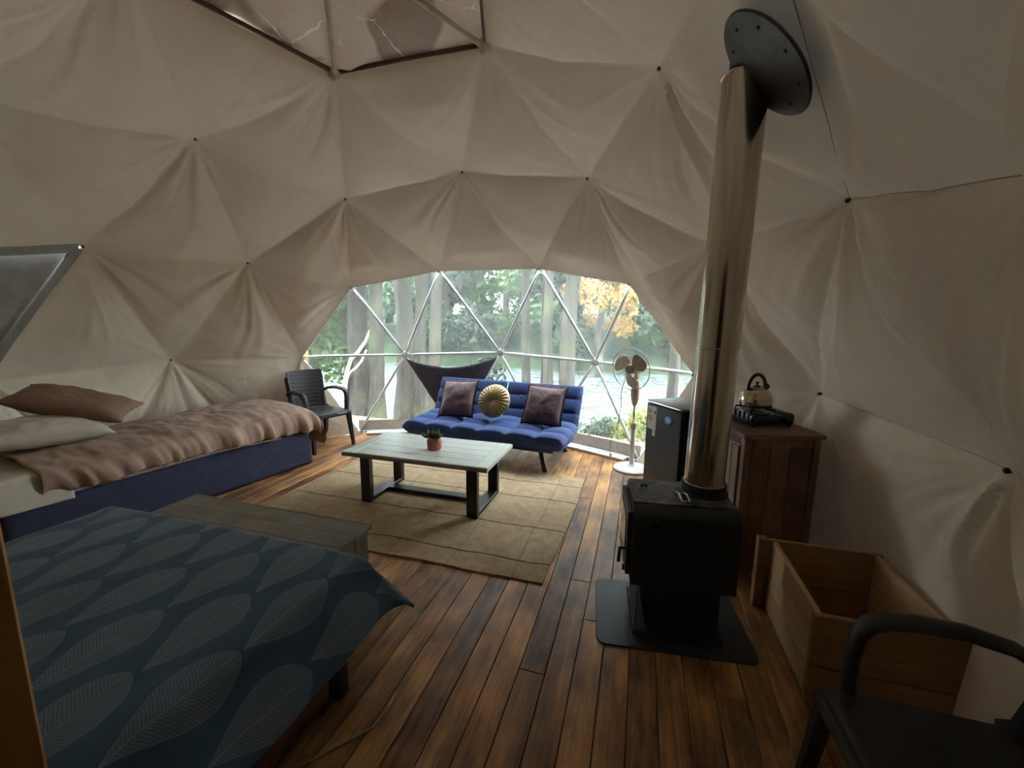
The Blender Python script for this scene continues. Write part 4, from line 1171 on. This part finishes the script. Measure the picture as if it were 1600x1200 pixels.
# ------------------------------------------------------------------ wood stove on its plate
SA = math.radians(6.5)
HP = thing('hearth_plate', 'slate grey steel plate lying on the floor beneath the wood stove', 'plate', (0.02, 1.90, 0), SA)
bm = new(); cr_ = 0.045; ring_ = []
for cx, cyy, a0 in ((0.25-cr_, 0.355-cr_, 0), (-0.25+cr_, 0.355-cr_, PI/2), (-0.25+cr_, -0.355+cr_, PI), (0.25-cr_, -0.355+cr_, 1.5*PI)):
    ring_ += [(cx+cr_*math.cos(a0+PI/2*k/6), cyy+cr_*math.sin(a0+PI/2*k/6)) for k in range(7)]
lo = [bm.verts.new((x, y_, 0.0015)) for x, y_ in ring_]; hi = [bm.verts.new((x, y_, 0.0095)) for x, y_ in ring_]
bm.faces.new(lo[::-1]); bm.faces.new(hi)
for k in range(len(lo)): bm.faces.new((lo[k], lo[(k+1) % len(lo)], hi[(k+1) % len(lo)], hi[k]))
obj('plate', bm, 'hearth', HP, False)
ST = thing('wood_stove', 'black cast wood stove standing on the steel plate', 'stove', (0.02, 1.915, 0.0095), SA)
# local: x towards the camera side (+x), door at -y
bm = new()
BX, BY = 0.385, 0.455
def prof_box(bm, hx, hy, z0, z1, r):
    # rounded long top edges at +-x
    pts = [(-hx, z0), (-hx, z1-r)]
    pts += [(-hx+r-r*math.cos(a), z1-r+r*math.sin(a)) for a in [PI/2*k/6 for k in range(1, 7)]]
    pts += [(hx-r+r*math.sin(a), z1-r+r*math.cos(a)) for a in [PI/2*k/6 for k in range(0, 6)]]
    pts += [(hx, z1-r), (hx, z0)]
    A_ = [bm.verts.new((x, -hy, z)) for x, z in pts]; B_ = [bm.verts.new((x, hy, z)) for x, z in pts]
    bm.faces.new(A_[::-1]); bm.faces.new(B_)
    for k in range(len(pts)): bm.faces.new((A_[k], A_[(k+1) % len(pts)], B_[(k+1) % len(pts)], B_[k]))
prof_box(bm, BX/2, BY/2, 0.275, 0.648, 0.05); obj('body', bm, 'stove', ST, True, 35)
bm = new(); box(bm, (-0.02, 0, 0.651), (0.295, 0.445, 0.006), None, 0.002); obj('cook_plate', bm, 'stove_top', ST, False)
bm = new(); box(bm, (0, 0.02, 0.14), (0.30, 0.32, 0.27), None, 0.008); obj('pedestal', bm, 'stove', ST, False)
bm = new(); box(bm, (0.0, -0.0, 0.016), (0.345, 0.40, 0.03), None, 0.006); obj('base_tray', bm, 'stove', ST, False)
bm = new(); box(bm, (0.0, -0.187, 0.14), (0.30, 0.006, 0.26), None, 0.002); obj('ash_panel', bm, 'hearth', ST, False)
bm = new(); box(bm, (0, -BY/2-0.012, 0.46), (0.33, 0.024, 0.31), None, 0.006); dr = obj('door', bm, 'stove', ST, False)
bm = new(); box(bm, (0, -BY/2-0.0255, 0.475), (0.25, 0.006, 0.20), None, 0.002); obj('door_glass', bm, 'stove_glass', dr, False)
bm = new(); tube(bm, [(0.15, -BY/2-0.024, 0.43), (0.15, -BY/2-0.05, 0.43), (0.15, -BY/2-0.055, 0.36)], 0.008, 10); obj('door_handle', bm, 'black_metal', dr)
bm = new(); lathe(bm, [(0.008, 0), (0.008, 0.02), (0.015, 0.022), (0.015, 0.034)], 14, (0.12, -BY/2, 0.315), RM(PI/2, 0, 0)); obj('air_knob', bm, 'black_metal', ST)
for k, yy in enumerate((-0.135, 0.0, 0.135)):
    bm = new(); lathe(bm, [(0.034, 0.0), (0.034, 0.006), (0.027, 0.008), (0.024, 0.0035), (0.01, 0.0035)], 28, (BX/2-0.001, yy, 0.565), RM(0, PI/2, 0)); obj('side_boss', bm, 'stove', ST)
bm = new(); hb = Vector((0.075, -0.02, 0.654)); hp = [(0, 0.0, 0), (0.0, 0.0, 0.018), (0.045, 0.006, 0.028), (0.085, 0.012, 0.012), (0.09, 0.045, 0.012), (0.05, 0.040, 0.028), (0.0, 0.034, 0.018), (0, 0.034, 0)]
tube(bm, [hb+Vector((p[0]-0.05, p[1], p[2])) for p in hp], 0.006, 8); obj('plate_handle', bm, 'chrome', ST)
bm = new(); tube(bm, [(-0.06, -0.17, 0.655), (-0.055, -0.165, 0.672), (-0.02, -0.15, 0.674)], 0.006, 8); obj('damper_lever', bm, 'black_metal', ST)
px, py = -0.05, 2.03
bm = new()
ca, sa = math.cos(-SA), math.sin(-SA); dx, dy = px-0.02, py-1.915
lx, ly = dx*ca-dy*sa, dx*sa+dy*ca
lathe(bm, [(0.112, 0.652), (0.112, 0.660), (0.103, 0.664), (0.103, 0.705), (0.095, 0.705)], 36, (lx, ly, 0)); obj('flue_collar', bm, 'stove', ST, True, 40)

# flue pipe and ceiling flange
FP = thing('flue_pipe', 'tall shiny stainless flue pipe rising from the wood stove', 'pipe', (px, py, 0.7155))
top = Vector((0.067, 0.02, 1.80)); pr_ = 0.090
def paxis(z): return Vector((top.x*z/1.8, top.y*z/1.8, z))
seams = [0.0, 0.655, 1.765]
for a, b in zip(seams, seams[1:]):
    bm = new(); nn_ = 12; tube(bm, [paxis(a+(b-a)*k/nn_) for k in range(nn_+1)], pr_, 48, caps=False); obj('pipe_section', bm, 'pipe', FP)
for z in (0.0, 0.655, 1.765):
    bm = new(); q = 24
    tube(bm, [paxis(z)+Vector((math.cos(2*PI*k/40), math.sin(2*PI*k/40), 0))*(pr_+0.001) for k in range(40)], 0.0035, 6, closed=True); obj('pipe_rim', bm, 'pipe_bright', FP)
bm = new(); tube(bm, [paxis(1.70), paxis(1.80), paxis(1.93)], 0.066, 32); obj('inner_pipe', bm, 'flange', FP)
fcn = Vector((0.03, 0.735, 0.675)).normalized()
FGL = thing('flue_flange', 'round black metal disc on the ceiling where the flue pipe goes through', 'flange', FLANGE_C)
q = fcn.to_track_quat('Z', 'Y').to_matrix()
bm = new(); lathe(bm, [(0.02, -0.006), (0.212, -0.006), (0.218, 0.0), (0.212, 0.006), (0.02, 0.006)], 56, (0, 0, 0), q); obj('disc', bm, 'flange', FGL, True, 40)
for k in range(8):
    a = 2*PI*k/8+0.3; bm = new(); lathe(bm, [(0.007, -0.006), (0.007, -0.010), (0.003, -0.012)], 8, q @ Vector((0.165*math.cos(a), 0.165*math.sin(a), 0)), q); obj('rivet', bm, 'button', FGL)

# ------------------------------------------------------------------ wooden crate
CR = thing('wooden_crate', 'open pine crate of wide boards against the right canvas wall', 'crate', (0.07, 2.630, 0), math.radians(0.5))
KX, KY, KH = 0.60, 0.485, 0.385
bh = KH/3
for k in range(3):
    for s in (-1, 1):
        bm = new(); box(bm, (0, 0, 0), (KX-0.05, 0.022, bh-0.0035), None, 0.002, 1); obj('side_board', bm, 'pine', CR, False, loc=(0.0, s*(KY/2-0.025), bh*(k+.5)+0.004-(0.006 if k == 2 else 0)))
for s in (-1, 1):
    for k, (z0, z1) in enumerate(((0.0, 0.165), (0.168, KH))):
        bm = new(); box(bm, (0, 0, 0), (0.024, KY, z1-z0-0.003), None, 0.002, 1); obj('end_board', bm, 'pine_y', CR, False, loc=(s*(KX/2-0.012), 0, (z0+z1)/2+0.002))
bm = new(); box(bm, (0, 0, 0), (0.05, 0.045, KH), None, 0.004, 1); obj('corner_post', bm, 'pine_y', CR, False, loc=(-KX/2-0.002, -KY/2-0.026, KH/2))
for k in range(4):
    bm = new(); w = (KY-0.08)/4; box(bm, (0, 0, 0), (KX-0.06, w-0.004, 0.014), None, 0.001, 1); obj('floor_board', bm, 'pine', CR, False, loc=(0, -KY/2+0.04+w*(k+.5), 0.03))

# ------------------------------------------------------------------ bench at the bed foot
BN = thing('wooden_bench', 'grey weathered wooden chest bench at the foot of the double bed', 'bench', (0.525, -0.22, 0))
bl_, bd_, bh_ = 1.24, 0.35, 0.42
for k in range(3):
    w = bd_/3; bm = new(); box(bm, (0, 0, 0), (w-0.001, bl_, 0.024), None, 0.0015, 1); obj('top_board', bm, 'bench_wood', BN, False, loc=(-bd_/2+w*(k+.5), 0, bh_-0.012))
bm = new(); box(bm, (0, 0, 0), (0.018, bl_+0.004, 0.028), None, 0.002, 1); obj('edge_strip', bm, 'bench_wood', BN, False, loc=(-bd_/2-0.009, 0, bh_-0.013))
for s in (-1, 1):
    for k in range(3):
        w = (bd_-0.03)/3; bm = new(); box(bm, (0, 0, 0), (w-0.002, 0.022, bh_-0.026), None, 0.002, 1); obj('end_board', bm, 'bench_side', BN, False, loc=(-bd_/2+0.015+w*(k+.5), s*(bl_/2-0.02), (bh_-0.026)/2))
for s in (-1, 1):
    for k in range(3):
        bm = new(); box(bm, (0, 0, 0), (0.02, bl_-0.065, 0.125), None, 0.002, 1); obj('side_board', bm, 'bench_wood', BN, False, loc=(s*(bd_/2-0.025), 0, 0.075+k*0.128))

# ------------------------------------------------------------------ double bed
BD = thing('double_bed', 'double bed with black base and pale mattress in the near left corner', 'bed', (0.76, -0.07, 0))
bm = new(); box(bm, (0.98, 0, 0.235), (1.88, 1.44, 0.11), None, 0.006); obj('bed_frame', bm, 'black_fabric', BD, False)
bm = new(); box(bm, (0.98, 0, 0.405), (1.90, 1.46, 0.225), None, 0.05, 4); obj('mattress', bm, 'white_sheet', BD)
for x in (0.13, 1.0, 1.83):
    for s in (-1, 1):
        bm = new(); box(bm, (x, s*0.685, 0.09), (0.055, 0.055, 0.18), None, 0.006); obj('leg', bm, 'black_metal', BD, False)
DV = thing('leaf_duvet', 'dark blue duvet printed with pale feathery leaves on the double bed', 'duvet', (0.76, -0.07, 0))
bm = new()
HX, HY = 0.22, 0.23       # overhang arc at foot and sides
Lx, Ly = 1.94, 1.50
def dr1(a, b, over, flare):
    """a: arc coordinate past the mattress edge; returns (outward, drop)"""
    if a <= 0: return 0.0, 0.0
    r = 0.06
    if a < r*PI/2:
        t = a/r; return r*math.sin(t)*0.9, r*(1-math.cos(t))
    d = a-r*PI/2; return r*0.9+d*flare, r+d*math.sqrt(max(0, 1-flare*flare))
def dvf(u, v):
    ax = -HX+u*(Lx+HX)            # along x from foot hem
    ay = -Ly/2-HY+v*(Ly+2*HY)
    ox, dzx = dr1(-(ax-0.05), 0, HX, 0.30)
    ox_ = ox
    ex = 0.05-ox if ax < 0.05 else ax
    sy = 1 if ay > 0 else -1
    oy, dzy = dr1(abs(ay)-(Ly/2-0.05), 0, HY, 0.55 if sy > 0 else 0.3)
    ey = sy*((Ly/2-0.05)+oy) if abs(ay) > Ly/2-0.05 else ay
    drop = (dzx**3+dzy**3)**(1/3)
    if dzx > 0 and dzy > 0:
        k = min(dzx, dzy); ex -= 0.22*k; ey += sy*0.20*k
    z = 0.555-drop
    z += 0.018*math.cos(ay*1.9)*math.cos((ax-0.9)*1.3)
    z += 0.010*nz(ax*3.2, ay*3.2, 5)+0.005*nz(ax*8, ay*8, 3)+0.0025*nz(ax*18, ay*18, 3)
    hang = min(1, drop/0.12)
    ey += sy*hang*0.012*nz(ax*6, 2.0)*(dzy > 0.02); ex += hang*0.014*nz(ay*6, 8.0)*(dzx > 0.02)
    return Vector((ex, ey, z))
grid(bm, 120, 110, dvf, lambda u, v: (-HX+u*(Lx+HX)+0.76+0.01, -Ly/2-HY+v*(Ly+2*HY)-0.07+5.0-0.012))
r_ = bmesh.ops.extrude_face_region(bm, geom=bm.faces[:])
for v in [g for g in r_['geom'] if isinstance(g, bmesh.types.BMVert)]: v.co += Vector((0.003, -0.004 if v.co.y > 0 else 0.004, -0.014))
obj('cover', bm, 'leaf_duvet', DV)
bm = new()
grid(bm, 14, 6, lambda u, v: Vector((0.10+0.22*u, 0.765+0.02*v+0.008*nz(u*4, v), 0.40-0.075*v-0.02*math.sin(PI*u)*v)))
r_ = bmesh.ops.extrude_face_region(bm, geom=bm.faces[:])
for v in [g for g in r_['geom'] if isinstance(g, bmesh.types.BMVert)]: v.co.y -= 0.004
obj('sheet_corner', bm, 'white_sheet', BD)

# ------------------------------------------------------------------ near post, cords
PO = thing('wooden_post', 'varnished orange wooden post close to the camera at the left edge', 'post', (0, 0, 0))
e = Vector((1.925, 1.232, 0)); dirv = Vector((-0.352, -0.936, 0)); side = Vector((0.936, -0.352, 0))
PO.location = e+side*0.06+dirv*0.0+Vector((0, 0, 0)); PO.rotation_euler = (0, 0, math.atan2(side.y, side.x))
bm = new(); box(bm, (0, 0.03, 1.0), (0.12, 0.05, 1.996), None, 0.006, 2); obj('board', bm, 'post', PO, True, 40)
bm = new(); tube(bm, [(1.19, 0.64, 0.005), (1.13, 0.705, 0.005), (1.07, 0.75, 0.005), (1.01, 0.80, 0.005), (0.97, 0.83, 0.005), (0.90, 0.84, 0.005), (0.82, 0.83, 0.005)], 0.0042, 7)
tag(obj('power_cord', bm, 'cord_pale'), 'thin pale cord lying on the floor beside the double bed', 'cord')
bm = new(); tube(bm, [(0.40, 2.36, 0.005), (0.52, 2.30, 0.005), (0.66, 2.27, 0.005), (0.82, 2.26, 0.005), (0.95, 2.30, 0.005)], 0.0035, 7)
tag(obj('power_cord', bm, 'cord_pale'), 'thin pale cord on the floor under the near black armchair', 'cord')

# ------------------------------------------------------------------ outdoors
gd = setting('ground'); hill = setting('far_bank')
MAT['far_slope'] = plain('undergrowth_slope', (0.030, 0.050, 0.022), 0.95, 0, 0.6, 2.5, 0.8, 6)
def gz(x, y):
    r = math.hypot(x, y); t = min(1, max(0, (-x-3.6)/4.6)); t = t*t*(3-2*t)
    z = -0.32-0.95*t+0.06*nz(x*.6, y*.6)+0.03*nz(x*1.7, y*1.7)
    far = min(1, max(0, (-x-19)/4)); return z-1.2*min(1, max(0, (-x-8.5)/3))*(1-far)+far*2.2+max(0, -x-24)*0.22
bm = new(); grid(bm, 90, 90, lambda u, v: (lambda x, y: Vector((x, y, gz(x, y))))(12-31*u, -45+90*v)); obj('soil_bank', bm, 'ground', gd)
bm = new(); grid(bm, 50, 70, lambda u, v: (lambda x, y: Vector((x, y, gz(x, y))))(-18.9-30*u, -45+90*v)); obj('slope', bm, 'far_slope', hill)
rv = setting('river')
bm = new(); grid(bm, 40, 60, lambda u, v: Vector((-7.3-17*u, -45+90*v, -1.28+0.05*nz(u*30, v*120)))); obj('water_surface', bm, 'river', rv)
dk = setting('deck')
kk = 0
for i in range(22):
    th0 = math.radians(120+i*5.6); 
    bm = new(); box(bm, (0, 0, 0), (0.55, 0.30, 0.05), None, 0.004, 1)
    obj('deck_board', bm, 'deck', dk, False, loc=(3.32*math.cos(th0), 3.32*math.sin(th0), -0.06), rot=(0, 0, th0))
bm = new(); lathe(bm, [(3.52, -0.32), (3.55, -0.09)], 60, cap0=False, cap1=False); obj('deck_skirt', bm, 'deck', dk, False)

def foliage(parent, mat, blobs, n, size, seed):
    g = np.random.default_rng(seed)
    vs_, fs_ = [], []
    wts = np.array([b[3]**2 for b in blobs]); wts = wts/wts.sum()
    pick = g.choice(len(blobs), n, p=wts)
    for k in range(n):
        bx, by, bz, br = blobs[pick[k]]
        d = g.normal(size=3); d /= np.linalg.norm(d); r = br*g.random()**0.45
        c = np.array([bx, by, bz])+d*r*np.array([1, 1, 0.8])
        a = g.normal(size=3); a /= np.linalg.norm(a); b = np.cross(a, g.normal(size=3)); b /= np.linalg.norm(b)
        s = size*g.uniform(0.6, 1.4); i0 = len(vs_)
        vs_ += [tuple(c-a*s), tuple(c+b*s*0.45), tuple(c+a*s), tuple(c-b*s*0.45)]
        fs_.append((i0, i0+1, i0+2, i0+3))
    me = D.meshes.new('foliage'); me.from_pydata(vs_, [], fs_); me.materials.append(MAT[mat])
    o = D.objects.new('foliage', me); COL.objects.link(o); o.parent = parent; o['kind'] = 'stuff'; return o

def trunk(parent, base, topp, r0, r1, mat, seed, name='trunk', flute=0.12, seg=14, n=16):
    bm = new(); base = Vector(base); topp = Vector(topp)
    rings = []
    for i in range(n+1):
        t = i/n; c = base.lerp(topp, t)+Vector((nz(t*3, seed), nz(t*3, seed+9), 0))*0.25*r0/0.3*math.sin(PI*t)
        r = r0+(r1-r0)*t+0.5*r0*max(0, 0.12-t)/0.12
        rings.append([bm.verts.new(c+Vector((math.cos(a), math.sin(a), 0))*r*(1+flute*math.sin(a*5+seed)+flute*nz(math.cos(a)*2, math.sin(a)*2, t*2+seed))) for a in [2*PI*k/seg for k in range(seg)]])
    for a, b in zip(rings, rings[1:]):
        for k in range(seg): bm.faces.new((a[k], a[(k+1) % seg], b[(k+1) % seg], b[k]))
    bm.faces.new(rings[-1])
    return obj(name, bm, mat, parent)

def tree(label, x, y, h, r, lean, mat, fol, blobs, n, size, seed, group=None, name='tree', extra=()):
    zb = gz(x, y)-0.1
    o = thing(name, label, 'tree', (x, y, zb), 0, group)
    trunk(o, (0, 0, 0), (lean[0], lean[1], h), r, r*0.55, mat, seed)
    for (b0, b1, ra, rb) in extra: trunk(o, b0, b1, ra, rb, mat, seed+3.3, 'trunk')
    if n: foliage(o, fol, blobs, n, size, seed)
    return o
gr_ = random.Random(21)
def crown(h, spread, k, lo=0.35):
    return [(gr_.uniform(-spread, spread), gr_.uniform(-spread, spread), gr_.uniform(h*lo, h*1.02), gr_.uniform(0.5, 1.0)*spread*0.7) for _ in range(k)]
# near bank
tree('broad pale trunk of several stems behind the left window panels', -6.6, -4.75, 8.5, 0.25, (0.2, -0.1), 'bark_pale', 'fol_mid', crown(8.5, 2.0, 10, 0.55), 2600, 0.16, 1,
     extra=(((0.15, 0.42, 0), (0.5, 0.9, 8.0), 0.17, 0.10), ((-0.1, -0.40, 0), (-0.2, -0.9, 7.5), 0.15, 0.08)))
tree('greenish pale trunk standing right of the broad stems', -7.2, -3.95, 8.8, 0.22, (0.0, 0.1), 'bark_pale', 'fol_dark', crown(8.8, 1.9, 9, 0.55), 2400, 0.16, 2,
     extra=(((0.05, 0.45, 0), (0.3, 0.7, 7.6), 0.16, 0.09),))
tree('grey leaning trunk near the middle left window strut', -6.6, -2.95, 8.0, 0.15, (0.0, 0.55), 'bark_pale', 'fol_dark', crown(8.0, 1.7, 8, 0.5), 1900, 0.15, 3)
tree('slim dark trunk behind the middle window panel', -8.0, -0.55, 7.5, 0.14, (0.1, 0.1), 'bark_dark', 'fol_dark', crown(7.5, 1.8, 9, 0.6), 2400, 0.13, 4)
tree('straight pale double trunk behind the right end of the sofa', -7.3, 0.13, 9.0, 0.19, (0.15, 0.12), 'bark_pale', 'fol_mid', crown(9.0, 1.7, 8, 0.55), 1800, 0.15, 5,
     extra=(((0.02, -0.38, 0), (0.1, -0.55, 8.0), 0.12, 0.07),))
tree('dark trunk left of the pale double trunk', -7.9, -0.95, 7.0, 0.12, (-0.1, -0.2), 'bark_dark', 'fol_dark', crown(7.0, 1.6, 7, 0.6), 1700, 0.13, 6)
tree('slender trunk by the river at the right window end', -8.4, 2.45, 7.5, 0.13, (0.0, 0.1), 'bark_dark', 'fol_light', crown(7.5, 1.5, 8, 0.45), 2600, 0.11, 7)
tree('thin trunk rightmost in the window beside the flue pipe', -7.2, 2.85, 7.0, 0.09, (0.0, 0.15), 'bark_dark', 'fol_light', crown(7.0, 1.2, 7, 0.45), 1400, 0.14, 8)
# leaning bleached branches
for (a, b, r, lab) in (((-5.9, -5.2, gz(-5.9, -5.2)), (-6.4, -4.4, 1.2), 0.07, 'bleached leaning branch behind the far black armchair, upper one'), ((-5.6, -4.85, gz(-5.6, -4.85)), (-6.1, -4.35, 0.7), 0.045, 'thin bleached branch leaning beside the broad pale trunk')):
    bm = new(); a, b = Vector(a), Vector(b)
    tube(bm, [a.lerp(b, k/8)+Vector((0, 0.08*math.sin(k), 0.05*math.sin(k*1.7))) for k in range(9)], [r*(1-0.06*k) for k in range(9)], 8)
    tag(obj('branch', bm, 'branch'), lab, 'branch')
def shrub(label, x, y, h, sp, fol, n, seed, size=0.09, group=None):
    o = thing('shrub', label, 'shrub', (x, y, gz(x, y)-0.02), 0, group)
    g = random.Random(seed)
    for k in range(4):
        bm = new(); tube(bm, [(0, 0, 0), (g.uniform(-.4, .4)*sp, g.uniform(-.4, .4)*sp, h*0.8)], [0.02, 0.006], 6); obj('stem', bm, 'bark_dark', o)
    foliage(o, fol, [(g.uniform(-sp, sp)*.6, g.uniform(-sp, sp)*.6, g.uniform(h*.25, h*.85), sp*.55) for _ in range(7)], n, size, seed); return o
shrub('bright green bush filling the left corner of the window', -6.2, -6.2, 4.2, 1.3, 'fol_light', 2600, 31, 0.10)
shrub('yellow green shrub at the water edge behind the fan', -6.9, 1.75, 0.75, 0.6, 'fol_yellow', 1100, 32, 0.06)
shrub('low green shrub at the water edge right of the sofa', -7.1, 0.95, 0.55, 0.7, 'fol_mid', 900, 33, 0.06)
shrub('dark bush low between the left trunks', -8.2, -2.4, 1.7, 1.0, 'fol_dark', 1400, 34, 0.09)
# far bank
for k in range(26):
    back = k >= 13
    y = -28+(k % 13)*3.2+gr_.uniform(-.7, .7); x = (-25.5 if back else -20.8)+gr_.uniform(-1.2, 1.2); h = gr_.uniform(9, 13)
    fol = ('fol_mid', 'fol_dark', 'fol_light', 'fol_mid', 'fol_light')[k % 5]
    if k == 9: fol = 'fol_autumn'; h = 6.6; x = -18.6; y = -0.2
    lab = 'orange autumn tree across the river at the upper right of the window' if k == 9 else 'leafy green tree on the far river bank beyond the window'
    tree(lab, x, y, h, 0.2, (gr_.uniform(-.4, .4), gr_.uniform(-.4, .4)), 'bark_dark', fol, crown(h, 2.4 if k != 9 else 1.3, 16, 0.08 if k != 9 else 0.5), 5200 if k != 9 else 2600, 0.2 if k != 9 else 0.13, 50+k, None if k == 9 else 'green trees on the far bank')

# unseen woods added around the dome to keep low light off its walls
fo = D.objects.new('added_forest', None); COL.objects.link(fo)
tag(fo, 'added ring of unseen foliage that dims light on the dome walls', 'added_forest')
bl = []
for k in range(46):
    az = math.radians(-128+gr_.uniform(-4, 4)+k*5.7); r = gr_.uniform(6.8, 9.5)
    for q in range(4): bl.append((r*math.cos(az)+gr_.uniform(-.8, .8), r*math.sin(az)+gr_.uniform(-.8, .8), gr_.uniform(0.3, 7.5), gr_.uniform(1.0, 1.9)))
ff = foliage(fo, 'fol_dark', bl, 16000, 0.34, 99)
for k in range(16):
    az = math.radians(-120+k*15.5); trunk(fo, (7.8*math.cos(az), 7.8*math.sin(az), -0.4), (7.8*math.cos(az)+.2, 7.8*math.sin(az), 8.0), 0.2, 0.1, 'bark_dark', k*1.7, seg=8, n=6)
